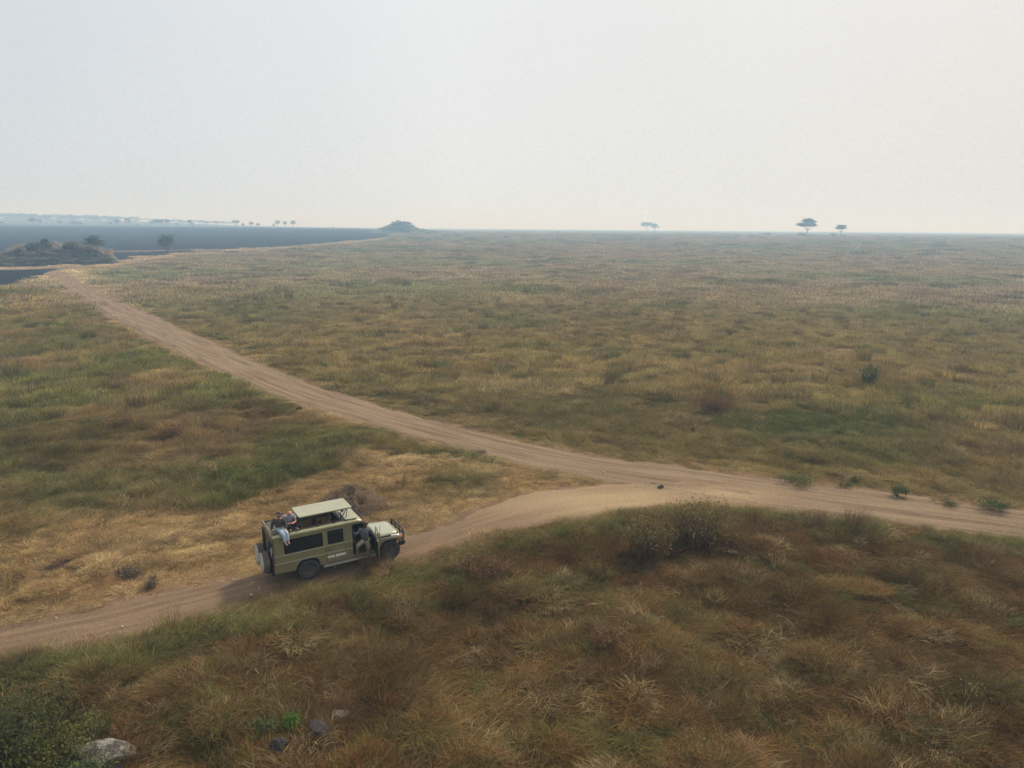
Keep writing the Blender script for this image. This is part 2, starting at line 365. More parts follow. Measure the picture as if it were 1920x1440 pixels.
def veg_mat(name, col=None, inst=False, lo=.55, hi=1.45, transl=.25):
    """foliage: colour per blade or leaf from the mesh attribute v, tint per plant from the instance"""
    m = bpy.data.materials.new(name); m.use_nodes = True; t = m.node_tree; t.nodes.clear()
    o = N(t, 'ShaderNodeOutputMaterial')
    v = N(t, 'ShaderNodeAttribute'); v.attribute_name = 'v'
    if inst:
        a = N(t, 'ShaderNodeAttribute'); a.attribute_name = 'tint'; a.attribute_type = 'INSTANCER'; src = a.outputs['Color']
    elif col is None:
        a = N(t, 'ShaderNodeAttribute'); a.attribute_name = 'tone'; src = a.outputs['Color']
    else:
        a = N(t, 'ShaderNodeRGB'); a.outputs[0].default_value = (*col, 1); src = a.outputs[0]
    mp = N(t, 'ShaderNodeMapRange'); mp.inputs[3].default_value = lo; mp.inputs[4].default_value = hi; t.links.new(v.outputs['Fac'], mp.inputs[0])
    hv = N(t, 'ShaderNodeHueSaturation'); t.links.new(src, hv.inputs['Color']); t.links.new(mp.outputs[0], hv.inputs['Value'])
    mh = N(t, 'ShaderNodeMapRange'); mh.inputs[3].default_value = .47; mh.inputs[4].default_value = .53
    fr = N(t, 'ShaderNodeMath', operation='FRACT'); ml = N(t, 'ShaderNodeMath', operation='MULTIPLY'); ml.inputs[1].default_value = 7.31
    t.links.new(v.outputs['Fac'], ml.inputs[0]); t.links.new(ml.outputs[0], fr.inputs[0]); t.links.new(fr.outputs[0], mh.inputs[0]); t.links.new(mh.outputs[0], hv.inputs['Hue'])
    d = N(t, 'ShaderNodeBsdfDiffuse'); tr = N(t, 'ShaderNodeBsdfTranslucent'); ms = N(t, 'ShaderNodeMixShader'); ms.inputs[0].default_value = transl
    t.links.new(hv.outputs[0], d.inputs[0]); t.links.new(hv.outputs[0], tr.inputs[0]); t.links.new(d.outputs[0], ms.inputs[1]); t.links.new(tr.outputs[0], ms.inputs[2]); t.links.new(ms.outputs[0], o.inputs[0])
    return m

# ------------------------------------------------------------------ ground sheet (rings around the viewpoint, finer where seen closer)
def ring_radii():
    ys = np.arange(1640, 1000, -2.0); ys = np.concatenate([ys, np.arange(1000, 600, -1.5), np.arange(600, 447, -1.2)])
    dep = np.arctan((ys - 428.6) / FPX)
    r_ = H / np.tan(dep)
    r_ = r_[r_ < 950]
    r_ = np.concatenate([[3, 6, 9, 11.5], r_[r_ > 12.5], np.geomspace(r_.max() * 1.012, 7000, 110)])
    return r_
def build_ground():
    rr = ring_radii()
    az = np.concatenate([np.linspace(-41.5, 41.5, 620), np.linspace(43, 317, 90)[:-1]])
    A = np.radians(az)
    Rg, Ag = np.meshgrid(rr, A, indexing='ij')
    x = Rg * np.sin(Ag); y = Rg * np.cos(Ag)
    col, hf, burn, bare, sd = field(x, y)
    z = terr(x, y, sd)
    z = z - sst(.15, -.35, sd) * (.05 + .0002 * Rg)
    # thatch under the grass is browner and darker, with shade of hollows painted in
    d = Rg
    shaded_thatch = col * np.array([.66, .58, .50])
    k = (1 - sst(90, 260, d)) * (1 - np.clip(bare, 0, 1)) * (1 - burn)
    col = lerp(col, shaded_thatch, k)
    col = col * (1 - .34 * sst(260, 420, d) * (1 - burn) * (1 - np.clip(bare, 0, 1)))[..., None]   # self-shadow of the far grass put into the ground colour
    nr, na = x.shape
    V = np.stack([x, y, z], -1).reshape(-1, 3)
    i = np.arange(nr - 1)[:, None]; j = np.arange(na)[None, :]; j2 = (j + 1) % na
    Q = np.stack([i * na + j, i * na + j2, (i + 1) * na + j2, (i + 1) * na + j], -1).reshape(-1, 4)
    Q = Q[:, ::-1]
    c0 = len(V); V = np.vstack([V, [[0, 0, 0]]])
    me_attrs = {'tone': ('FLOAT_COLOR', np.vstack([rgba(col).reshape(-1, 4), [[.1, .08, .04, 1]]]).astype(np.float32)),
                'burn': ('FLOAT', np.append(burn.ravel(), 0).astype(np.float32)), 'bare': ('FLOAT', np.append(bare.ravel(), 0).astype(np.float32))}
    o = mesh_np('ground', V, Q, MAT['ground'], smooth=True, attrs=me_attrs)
    bm = bmesh.new(); bm.from_mesh(o.data); bm.verts.ensure_lookup_table()
    for k2 in range(na): bm.faces.new((bm.verts[c0], bm.verts[(k2 + 1) % na], bm.verts[k2]))
    bm.to_mesh(o.data); bm.free(); o.data.update()
    o.data.polygons.foreach_set('use_smooth', np.ones(len(o.data.polygons), bool))
    tag(o, kind='structure'); return o

def ground_mat():
    m = bpy.data.materials.new('plain'); m.use_nodes = True; t = m.node_tree; b = t.nodes['Principled BSDF']
    b.inputs['Roughness'].default_value = 1; b.inputs['Specular IOR Level'].default_value = .05
    at = N(t, 'ShaderNodeAttribute'); at.attribute_name = 'tone'; bu = N(t, 'ShaderNodeAttribute'); bu.attribute_name = 'burn'; ba = N(t, 'ShaderNodeAttribute'); ba.attribute_name = 'bare'
    tcn = N(t, 'ShaderNodeTexCoord')
    def nz(s, det=4, rough=.6, vec=None):
        n = N(t, 'ShaderNodeTexNoise'); n.inputs['Scale'].default_value = s; n.inputs['Detail'].default_value = det; n.inputs['Roughness'].default_value = rough
        t.links.new(vec or tcn.outputs['Object'], n.inputs['Vector']); return n.outputs['Fac']
    def mapr(v, a, b_, c, d_):
        n = N(t, 'ShaderNodeMapRange'); n.inputs[1].default_value = a; n.inputs[2].default_value = b_; n.inputs[3].default_value = c; n.inputs[4].default_value = d_; t.links.new(v, n.inputs[0]); return n.outputs[0]
    def mul(a, b_):
        n = N(t, 'ShaderNodeMath', operation='MULTIPLY'); t.links.new(a, n.inputs[0]); t.links.new(b_, n.inputs[1]); return n.outputs[0]
    v = mul(mul(mapr(nz(.55, 8, .75), .3, .7, .62, 1.38), mapr(nz(2.6, 6, .7), .3, .7, .68, 1.32)), mapr(nz(.09, 4), .3, .7, .82, 1.18))
    hs = N(t, 'ShaderNodeHueSaturation'); t.links.new(at.outputs['Color'], hs.inputs['Color']); t.links.new(v, hs.inputs['Value'])
    hue = mapr(nz(.3, 5, .7), .3, .7, .482, .518); t.links.new(hue, hs.inputs['Hue'])
    bn = nz(.22, 6, .7)
    bc = N(t, 'ShaderNodeMix', data_type='RGBA'); bc.inputs[6].default_value = (.008, .009, .013, 1); bc.inputs[7].default_value = (.024, .023, .025, 1); t.links.new(mapr(bn, .45, .75, 0, 1), bc.inputs[0])
    mb = N(t, 'ShaderNodeMix', data_type='RGBA'); t.links.new(bu.outputs['Fac'], mb.inputs[0]); t.links.new(hs.outputs[0], mb.inputs[6]); t.links.new(bc.outputs[2], mb.inputs[7])
    t.links.new(mb.outputs[2], b.inputs['Base Color'])
    bp = N(t, 'ShaderNodeBump'); bp.inputs['Distance'].default_value = .35; bp.inputs['Strength'].default_value = .9
    t.links.new(nz(1.3, 8, .75), bp.inputs['Height']); t.links.new(bp.outputs[0], b.inputs['Normal'])
    return m

def road_mat(name, c1, c2, c3):
    m = bpy.data.materials.new(name); m.use_nodes = True; t = m.node_tree; b = t.nodes['Principled BSDF']
    b.inputs['Roughness'].default_value = .95; b.inputs['Specular IOR Level'].default_value = .1
    ac = N(t, 'ShaderNodeAttribute'); ac.attribute_name = 'across'; al = N(t, 'ShaderNodeAttribute'); al.attribute_name = 'along'; sn = N(t, 'ShaderNodeAttribute'); sn.attribute_name = 'sandy'
    tcn = N(t, 'ShaderNodeTexCoord')
    cmb = N(t, 'ShaderNodeCombineXYZ'); mm = N(t, 'ShaderNodeMath', operation='MULTIPLY'); mm.inputs[1].default_value = .045
    t.links.new(al.outputs['Fac'], mm.inputs[0]); t.links.new(mm.outputs[0], cmb.inputs[0]); t.links.new(ac.outputs['Fac'], cmb.inputs[1])
    st = N(t, 'ShaderNodeTexNoise'); st.inputs['Scale'].default_value = 2.6; st.inputs['Detail'].default_value = 6; st.inputs['Roughness'].default_value = .65; t.links.new(cmb.outputs[0], st.inputs['Vector'])
    n1 = N(t, 'ShaderNodeTexNoise'); n1.inputs['Scale'].default_value = .8; n1.inputs['Detail'].default_value = 8; n1.inputs['Roughness'].default_value = .7; t.links.new(tcn.outputs['Object'], n1.inputs['Vector'])
    n2 = N(t, 'ShaderNodeTexNoise'); n2.inputs['Scale'].default_value = 9; n2.inputs['Detail'].default_value = 6; n2.inputs['Roughness'].default_value = .8; t.links.new(tcn.outputs['Object'], n2.inputs['Vector'])
    r1 = N(t, 'ShaderNodeMapRange'); r1.inputs[1].default_value = .43; r1.inputs[2].default_value = .57; t.links.new(st.outputs['Fac'], r1.inputs[0])
    r2 = N(t, 'ShaderNodeMapRange'); r2.inputs[1].default_value = .35; r2.inputs[2].default_value = .7; r2.inputs[3].default_value = 0; r2.inputs[4].default_value = .7; t.links.new(n1.outputs['Fac'], r2.inputs[0])
    a = N(t, 'ShaderNodeMix', data_type='RGBA'); a.inputs[6].default_value = (*c1, 1); a.inputs[7].default_value = (*c2, 1); t.links.new(r1.outputs[0], a.inputs[0])
    a2 = N(t, 'ShaderNodeMix', data_type='RGBA'); a2.inputs[7].default_value = (*c3, 1); t.links.new(a.outputs[2], a2.inputs[6]); t.links.new(r2.outputs[0], a2.inputs[0])
    a3 = N(t, 'ShaderNodeMix', data_type='RGBA'); a3.inputs[7].default_value = (.33, .235, .135, 1); t.links.new(a2.outputs[2], a3.inputs[6]); t.links.new(sn.outputs['Fac'], a3.inputs[0])
    hv = N(t, 'ShaderNodeHueSaturation'); r3 = N(t, 'ShaderNodeMapRange'); r3.inputs[1].default_value = .3; r3.inputs[2].default_value = .7; r3.inputs[3].default_value = .70; r3.inputs[4].default_value = 1.25
    t.links.new(n2.outputs['Fac'], r3.inputs[0]); t.links.new(r3.outputs[0], hv.inputs['Value']); t.links.new(a3.outputs[2], hv.inputs['Color']); t.links.new(hv.outputs[0], b.inputs['Base Color'])
    bp = N(t, 'ShaderNodeBump'); bp.inputs['Distance'].default_value = .05; t.links.new(n2.outputs['Fac'], bp.inputs['Height']); t.links.new(bp.outputs[0], b.inputs['Normal'])
    return m

def build_road(name, C, W, lift, mt, ruts=True, nc=22, seed=0):
    n = len(C); tg = np.gradient(C, axis=0); tg /= np.linalg.norm(tg, axis=1)[:, None]
    nm = np.stack([-tg[:, 1], tg[:, 0]], 1)
    s = np.concatenate([[0], np.cumsum(np.linalg.norm(np.diff(C, axis=0), axis=1))])
    d = np.hypot(C[:, 0], C[:, 1])
    wa = W + (fbm(s, 0 * s, 2.2, 4, 51 + seed) - .5) * 1.3; wb = W + (fbm(s, 0 * s, 2.2, 4, 61 + seed) - .5) * 1.3
    u = np.linspace(-1, 1, nc)[None, :]
    off = np.where(u < 0, u * wa[:, None], u * wb[:, None])
    x = C[:, 0, None] + nm[:, 0, None] * off; y = C[:, 1, None] + nm[:, 1, None] * off
    sd = np.full(x.shape, -1.0)
    z = macro(x, y) + (fbm(x, y, 40, 3, 5) - .5) * 0
    z = z + lift + .0004 * d[:, None]
    edge = sst(.88, 1, np.abs(u)); z = z - edge * (.05 + .0004 * d[:, None]) * 1.2
    if ruts:
        for c in (-.78, .78):
            z = z - .055 * np.exp(-((off - c) / .22) ** 2)
    z = z + (fbm(x, y, .8, 3, 70) - .5) * .035
    px, py = topx(x, y)
    sandy = np.exp(-(((px - 1150) / 260) ** 2 + ((py - 940) / 34) ** 2) * 1.2) * (.7 + .6 * fbm(x, y, 1.5, 3, 71)) if seed == 1 else np.exp(-(((px - 1330) / 130) ** 2 + ((py - 930) / 18) ** 2) * 1.2) * (.7 + .6 * fbm(x, y, 1.5, 3, 71))
    V = np.stack([x, y, z], -1).reshape(-1, 3)
    i = np.arange(n - 1)[:, None]; j = np.arange(nc - 1)[None, :]
    Q = np.stack([i * nc + j, i * nc + j + 1, (i + 1) * nc + j + 1, (i + 1) * nc + j], -1).reshape(-1, 4)
    v0 = V[Q[0]]; 
    if np.cross(v0[1] - v0[0], v0[2] - v0[0])[2] < 0: Q = Q[:, ::-1]
    o = mesh_np(name, V, Q, mt, smooth=True, attrs={'across': ('FLOAT', off.astype(np.float32)), 'along': ('FLOAT', (s[:, None] + 0 * off).astype(np.float32)), 'sandy': ('FLOAT', np.clip(sandy, 0, 1).astype(np.float32))})
    return tag(o, kind='structure')

MAT = {}
MAT['ground'] = ground_mat()
MAT['road'] = road_mat('packed_earth', (.140, .095, .057), (.245, .173, .107), (.20, .137, .084))
MAT['track'] = road_mat('track_earth', (.145, .094, .057), (.215, .147, .091), (.18, .120, .074))
ground = build_ground()
build_road('dirt_road', main_c, main_w, .022, MAT['road'], seed=0)
build_road('dirt_track', low_c, low_w, .014, MAT['track'], seed=1)
build_road('dirt_path', spur_c, spur_w, .03, MAT['road'], ruts=False, seed=2)
build_road('dirt_path', far_c, far_w, .05, MAT['road'], ruts=False, seed=3)


# ------------------------------------------------------------------ grass: tuft meshes, set out by geometry nodes
def blades(n, spread, length, width, lean, arch, rg, flat=0.0, dirj=3.14, seg=3, vlo=0, vhi=1):
    """n curved tapering blades; lean = start angle from vertical, arch = further bending; returns V, Q, v"""
    rr = np.sqrt(rg.random(n)) * spread; th = rg.random(n) * 2 * np.pi
    rx, ry = rr * np.cos(th), rr * np.sin(th)
    out = np.arctan2(ry, rx)
    dirn = np.where(rg.random(n) < flat, (rg.random(n) - .5) * 2 * dirj, out + (rg.random(n) - .5) * 2.2)
    L = length * (.55 + .6 * rg.random(n)); w = width * (.6 + .8 * rg.random(n))
    a0 = lean * (.5 + rg.random(n)); a1 = arch * (.4 + .9 * rg.random(n))
    P = np.stack([rx, ry, np.full(n, -.03)], 1); pts = [P]
    for k in range(seg):
        ang = np.minimum(a0 + a1 * (k + .5) / seg, 1.75)
        st = (L / seg)[:, None] * np.stack([np.sin(ang) * np.cos(dirn), np.sin(ang) * np.sin(dirn), np.cos(ang)], 1)
        P = P + st; P[:, 2] = np.maximum(P[:, 2], .02 + .05 * rg.random(n)); pts.append(P)
        dirn = dirn + (rg.random(n) - .5) * .5
    tw = rg.random(n) * 3.14
    sidev = np.stack([-np.sin(dirn + tw * .35), np.cos(dirn + tw * .35), 0 * tw], 1)
    V = []; prof = [1, .95, .7, .12] if seg == 3 else [1, .8, .15]
    for k, P in enumerate(pts):
        hw = (w * prof[k] / 2)[:, None]; V += [P - sidev * hw, P + sidev * hw]
    V = np.stack(V, 1)                          # n, 2(seg+1), 3
    m = 2 * (seg + 1)
    Q = np.array([[2 * k, 2 * k + 1, 2 * k + 3, 2 * k + 2] for k in range(seg)])
    Qa = (np.arange(n)[:, None, None] * m + Q[None]).reshape(-1, 4)
    v = np.repeat(vlo + (vhi - vlo) * rg.random(n), m)
    return V.reshape(-1, 3), Qa, v
def leafs(n, cen, size, rg, tilt=1.2):
    """n leaf quads at centres cen"""
    a = rg.random(n) * 6.283; t = (rg.random(n) - .5) * 2 * tilt; s = size * (.6 + .8 * rg.random(n))
    u = np.stack([np.cos(a) * np.cos(t), np.sin(a) * np.cos(t), np.sin(t)], 1); b = np.stack([-np.sin(a), np.cos(a), 0 * a], 1)
    b = b + np.cross(u, b) * (rg.random(n) - .5)[:, None] * 1.6; b /= np.linalg.norm(b, axis=1)[:, None]
    V = np.stack([cen - u * s[:, None], cen - b * s[:, None] * .5, cen + u * s[:, None], cen + b * s[:, None] * .5], 1)
    Q = np.arange(4 * n).reshape(-1, 4); return V.reshape(-1, 3), Q, np.repeat(rg.random(n), 4)
def join(parts):
    Vs, Qs, vs = [], [], []; o = 0
    for V, Q, v in parts: Vs.append(V); Qs.append(Q + o); vs.append(v); o += len(V)
    return np.vstack(Vs), np.vstack(Qs), np.concatenate(vs)

MAT['grass_i'] = veg_mat('grass_blades', inst=True, lo=.45, hi=1.75, transl=.3)
tuft_col = bpy.data.collections.new('tuft_sources')          # only a source for the grass, never linked to the scene
def src(name, parts):
    V, Q, v = join(parts)
    o = mesh_np(name, V, Q, MAT['grass_i'], attrs={'v': ('FLOAT', v.astype(np.float32))})
    COL.objects.unlink(o); tuft_col.objects.link(o); return o
rg = np.random.default_rng(5)
KIND = {}; nsrc = 0
def add(kind, fn, cnt):
    global nsrc
    KIND[kind] = list(range(nsrc, nsrc + cnt))
    for k in range(cnt): src('blade_source_%03d' % nsrc, fn()); nsrc += 1
add('up', lambda: [blades(95, .20, .48, .010, .22, .75, rg)], 4)
add('mat', lambda: [blades(170, .45, .52, .0095, .85, .95, rg, flat=.65, dirj=1.3), blades(22, .35, .36, .009, .3, .6, rg), blades(8, .4, .55, .014, .8, .9, rg, flat=.5, vlo=.7)], 5)
add('low', lambda: [blades(150, .42, .30, .010, .7, .8, rg, flat=.5, dirj=1.2), blades(40, .4, .18, .014, .2, .5, rg)], 3)
add('forb', lambda: [blades(9, .12, .5, .012, .35, .3, rg, vhi=.4), leafs(120, np.stack([rg.normal(0, .17, 120), rg.normal(0, .17, 120), rg.random(120) * .42 + .08], 1), .035, rg)], 3)
add('weed', lambda: [blades(26, .22, .95, .010, .12, .28, rg), leafs(70, np.stack([rg.normal(0, .16, 70), rg.normal(0, .16, 70), rg.random(70) * .5 + .45], 1), .022, rg)], 3)
add('midmat', lambda: [blades(230, .95, .62, .028, .65, .8, rg, flat=.6, dirj=.9, seg=2), blades(60, .9, .5, .028, .2, .5, rg, seg=2)], 4)
add('midup', lambda: [blades(190, .7, .68, .028, .25, .6, rg, seg=2)], 3)
add('farmat', lambda: [blades(260, 3.0, .6, .085, .7, .6, rg, flat=.4, seg=2), blades(40, 2.6, .6, .09, .3, .5, rg, seg=2)], 4)

def scatter(name, X, Y, kinds, label_kind='stuff', hscale=None, tint=None, rot=None, s=None, zoff=0):
    n = len(X); z = terr(X, Y) + zoff
    me = bpy.data.meshes.new(name); me.vertices.add(n)
    me.vertices.foreach_set('co', np.stack([X, Y, z], 1).astype(np.float32).ravel())
    def at(nm, typ, key, arr): a = me.attributes.new(nm, typ, 'POINT'); a.data.foreach_set(key, np.ascontiguousarray(arr).ravel())
    at('kindi', 'INT', 'value', kinds.astype(np.int32)); at('rot', 'FLOAT_VECTOR', 'vector', rot.astype(np.float32)); at('scl', 'FLOAT_VECTOR', 'vector', s.astype(np.float32))
    at('tint', 'FLOAT_COLOR', 'color', rgba(tint).astype(np.float32))
    me.update()
    o = bpy.data.objects.new(name, me); COL.objects.link(o); tag(o, kind='stuff')
    g = bpy.data.node_groups.new(name + '_nodes', 'GeometryNodeTree')
    g.interface.new_socket('Geometry', in_out='INPUT', socket_type='NodeSocketGeometry'); g.interface.new_socket('Geometry', in_out='OUTPUT', socket_type='NodeSocketGeometry')
    gi = N(g, 'NodeGroupInput'); go = N(g, 'NodeGroupOutput')
    ci = N(g, 'GeometryNodeCollectionInfo'); ci.inputs['Collection'].default_value = tuft_col; ci.inputs['Separate Children'].default_value = True; ci.inputs['Reset Children'].default_value = True
    ip = N(g, 'GeometryNodeInstanceOnPoints'); ip.inputs['Pick Instance'].default_value = True
    def na(nm, typ): a = N(g, 'GeometryNodeInputNamedAttribute', data_type=typ); a.inputs['Name'].default_value = nm; return a.outputs['Attribute']
    g.links.new(gi.outputs[0], ip.inputs['Points']); g.links.new(ci.outputs[0], ip.inputs['Instance'])
    g.links.new(na('kindi', 'INT'), ip.inputs['Instance Index']); g.links.new(na('rot', 'FLOAT_VECTOR'), ip.inputs['Rotation']); g.links.new(na('scl', 'FLOAT_VECTOR'), ip.inputs['Scale'])
    g.links.new(ip.outputs[0], go.inputs[0])
    md = o.modifiers.new('set_out', 'NODES'); md.node_group = g
    return o

def ring_points(d0, d1, dens, az=41.5):
    n = int((d1 * d1 - d0 * d0) * math.radians(az) * dens)
    d = np.sqrt(RNG.random(n) * (d1 * d1 - d0 * d0) + d0 * d0); a = np.radians((RNG.random(n) * 2 - 1) * az)
    return d * np.sin(a), d * np.cos(a)
def pick(kinds, n): return RNG.choice(np.array(kinds), n)
CARX, CARY, CARA = -8.30, 26.22, rad(31.48)
def grass_zone(name, d0, d1, dens, lod):
    X, Y = ring_points(d0, d1, dens)
    col, hf, burn, bare, sd = field(X, Y)
    n = len(X)
    keep = (RNG.random(n) > np.clip(bare * 1.02, 0, .975)) & (burn < .5) & (sd > .05 - .45 * RNG.random(n))
    cl = fbm(X, Y, 1.8, 2, 90)
    dd = np.hypot(X, Y); keep &= RNG.random(n) > sst((.72 if lod < 3 else .5) * d1, d1, dd) * (lod >= 2)
    p0x, p0y = topx(X, Y); inf = inpoly(p0x, p0y, FORE)
    keep &= (RNG.random(n) < .3 + .7 * sst(.3, 3.0, sd + cl - .5)) | (sd > 4) | (lod >= 2) | inf
    keep &= RNG.random(n) < .55 + .6 * cl
    X, Y, col, hf, bare, sd, cl = [a[keep] for a in (X, Y, col, hf, bare, sd, cl)]; n = len(X)
    px, py = topx(X, Y)
    fore = inpoly(px, py, FORE) | (py > 1500); gold = inpoly(px, py, GOLD)
    r = RNG.random(n); n5 = fbm(X, Y, 4, 2, 91)
    if lod == 0:
        k = pick(KIND['mat'], n)
        k = np.where(r < .13, pick(KIND['up'], n), k)
        green = (col[:, 1] > col[:, 0])
        k = np.where(green & (r > .3) & (r < .5), pick(KIND['forb'], n), k)
        k = np.where(fore & ~green & (r > .955) & (n5 > .48), pick(KIND['weed'], n), k)
        k = np.where((gold & (r > .25)) | ((sd < .35) & ~fore), pick(KIND['low'], n), k)
        sc = (.75 + .6 * RNG.random(n)) * np.where(gold, .85, 1)
    elif lod == 1:
        k = np.where(r < .35, pick(KIND['midup'], n), pick(KIND['midmat'], n)); sc = .7 + .6 * RNG.random(n)
    else:
        k = pick(KIND['farmat'], n); sc = (.7 + .7 * RNG.random(n)) * (1.5 if lod == 3 else 1)
    hs = hf * (.38 + 1.65 * (cl - .2)) * np.where((sd < .6) & ~fore, .55, 1) * np.where(fore, 1, .45 + .55 * sst(.5, 4, sd))
    hs *= np.where(fore & (sd < 2.5) & (sd > .3) & (lod == 0), 1.15, 1)
    sw = fbm(X, Y, 3.5, 2, 92) * 11 + (RNG.random(n) - .5) * 2.2
    fac_e = 1.25 * np.exp(-((sd - .5) / .8) ** 2) * fore; hs = hs * (1 - .12 * fac_e)
    rot = np.stack([(RNG.random(n) - .5) * .2, (RNG.random(n) - .5) * .2, sw], 1)
    s = np.stack([sc, sc, sc * np.clip(hs, .25, 2)], 1)
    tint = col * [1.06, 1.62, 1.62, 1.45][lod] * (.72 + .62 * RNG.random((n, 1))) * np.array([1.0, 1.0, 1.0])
    tint = tint * (.70 + .65 * fbm(X, Y, 1.1, 2, 95) if lod == 0 else np.full(n, 1.0))[:, None]
    # odd blades of another state among their neighbours
    q = RNG.random(n)
    tint = np.where((q < np.where(fore & (k < KIND['forb'][0]) & (k >= KIND['mat'][0]), .09, [.12, .07, .05, .05][lod]))[:, None], PAL['straw'] * (.42 + .5 * RNG.random((n, 1))), tint)
    tint = np.where(((q > .14) & (q < .18) & ~gold)[:, None], PAL['green'] * (.8 + .7 * RNG.random((n, 1))), tint)
    tint = np.where(((q > .18) & (q < .26) & fore)[:, None], PAL['redbrown'] * (.7 + .7 * RNG.random((n, 1))), tint)
    if lod > 0:                                 # darker tussocks
        q2 = (q > .95) & (cl > .45); tint[q2] *= .55; s[q2] *= np.array([.8, .8, 1.7])
    ok0 = (sd > (0 if lod == 0 else .9)); X, Y, k, rot, s, tint = X[ok0], Y[ok0], k[ok0], rot[ok0], s[ok0], tint[ok0]
    # keep the blades out of the parked vehicle
    lx = (X - CARX) * math.cos(CARA) + (Y - CARY) * math.sin(CARA); ly = -(X - CARX) * math.sin(CARA) + (Y - CARY) * math.cos(CARA)
    ok = ~((lx > -1.5) & (lx < 4.3) & (np.abs(ly) < .95))
    return scatter(name, X[ok], Y[ok], k[ok], rot=rot[ok], s=s[ok], tint=tint[ok])
grass_zone('grass', 12.5, 62, 11.5, 0)
grass_zone('grass', 58, 140, 1.7, 1)
grass_zone('grass', 132, 420, .16, 2)
grass_zone('grass', 330, 950, .035, 3)

# loose stones and gravel on the tracks
MAT['stone'] = mat('pale_stone', (.42, .34, .26), .9, noise=.35, nscale=4)
def pebble(nm, seed):
    bm = bmesh.new(); bmesh.ops.create_icosphere(bm, subdivisions=1, radius=.03); r_ = random.Random(seed)
    for v in bm.verts: v.co *= .7 + .6 * r_.random(); v.co.z *= .6
    me = bpy.data.meshes.new(nm); bm.to_mesh(me); bm.free(); o = link(nm, me, MAT['stone']); COL.objects.unlink(o); tuft_col.objects.link(o)
for k in range(3): pebble('zz_pebble_%d' % k, k)
def gravel():
    X, Y = ring_points(16, 75, 2.2); sd = road_sd(X, Y); px, py = topx(X, Y)
    band = np.exp(-((sd + .1) / .35) ** 2) * .9 + .22 + .6 * np.exp(-(((px - 1280) / 170) ** 2 + ((py - 925) / 25) ** 2))
    k = (sd < .25) & (RNG.random(len(X)) < band * .6); X = X[k]; Y = Y[k]; n = len(X)
    sc = .35 + 1.9 * RNG.random(n) ** 4
    t = np.array([[.42, .34, .26]]) * (.5 + .8 * RNG.random((n, 1)))
    scatter('gravel', X, Y, pick([nsrc, nsrc + 1, nsrc + 2], n), rot=RNG.random((n, 3)) * 6, s=np.stack([sc] * 3, 1), tint=t, zoff=.03)
gravel()

# ------------------------------------------------------------------ shrubs, trees, rocks
def place(px, py, d=None):
    if d is None:
        g = hit(px, py)
    else:
        v = rayv(px, py); h = math.hypot(v[0], v[1]); g = np.array([v[0] / h * d, v[1] / h * d])
    x, y = float(g[0]), float(g[1]); z = terr1(x, y)
    dep = float(np.array([x, y, z - H]) @ F3)
    return x, y, z, dep / FPX
def cloud(rg, n, rad3, cen, size, k=14, fill=.45, flat=0.0, spread=.22):
    """leaves gathered in clumps through an ellipsoid"""
    u = rg.normal(size=(k, 3)); u /= np.linalg.norm(u, axis=1)[:, None]; r = (fill + (1 - fill) * rg.random(k) ** .5)[:, None]
    c = u * r; c[:, 2] = np.where(c[:, 2] < -flat, -flat * rg.random(k), c[:, 2])
    w = .5 + rg.random(k)
    idx = rg.choice(k, n, p=w / w.sum())
    p = c[idx] + rg.normal(size=(n, 3)) * spread * (.6 + .8 * w[idx])[:, None]
    p = p * np.array(rad3) + np.array(cen)
    V, Q, v = leafs(n, p, size, rg)
    cv = rg.random(k)[idx]
    v = np.clip(.55 * v + .45 * np.repeat(cv, 4), 0, 1)
    return V, Q, v
def stems_mesh(rg, n, h, r, th, bend=.5):
    bm = bmesh.new()
    for k in range(n):
        a = rg.random() * 6.283; b = r * (.3 + .7 * rg.random()); hh = h * (.6 + .4 * rg.random())
        p0 = Vector((rg.normal() * .06 * r, rg.normal() * .06 * r, -.08)); p2 = Vector((math.cos(a) * b, math.sin(a) * b, hh)); p1 = (p0 + p2) / 2 + Vector((0, 0, hh * .12 * bend)) + Vector((rg.normal(), rg.normal(), 0)) * r * .08
        tube(bm, [p0, p1, p2], [th, th * .7, th * .25], 5)
    return bm
MAT['twig'] = mat('twig_bark', (.13, .095, .065), .9, noise=.3, nscale=15)
MAT['bark'] = mat('tree_bark', (.10, .08, .06), .95, noise=.35, nscale=3, bump=.05)
LEAF = {}
def leafmat(key, col):
    if key not in LEAF: LEAF[key] = veg_mat('leaves_' + key, col=col, lo=.45, hi=1.6, transl=.25)
    return LEAF[key]
LC = dict(dark=(.062, .070, .026), green=(.085, .108, .040), olive=(.125, .125, .048), yellow=(.13, .125, .038), drygreen=(.165, .128, .055), brown=(.16, .095, .048), dusty=(.10, .105, .062), bright=(.085, .14, .03), grey=(.15, .12, .085), acacia=(.035, .045, .025), scrub=(.34, .27, .21), heath=(.30, .215, .155), leafy=(.17, .175, .12))
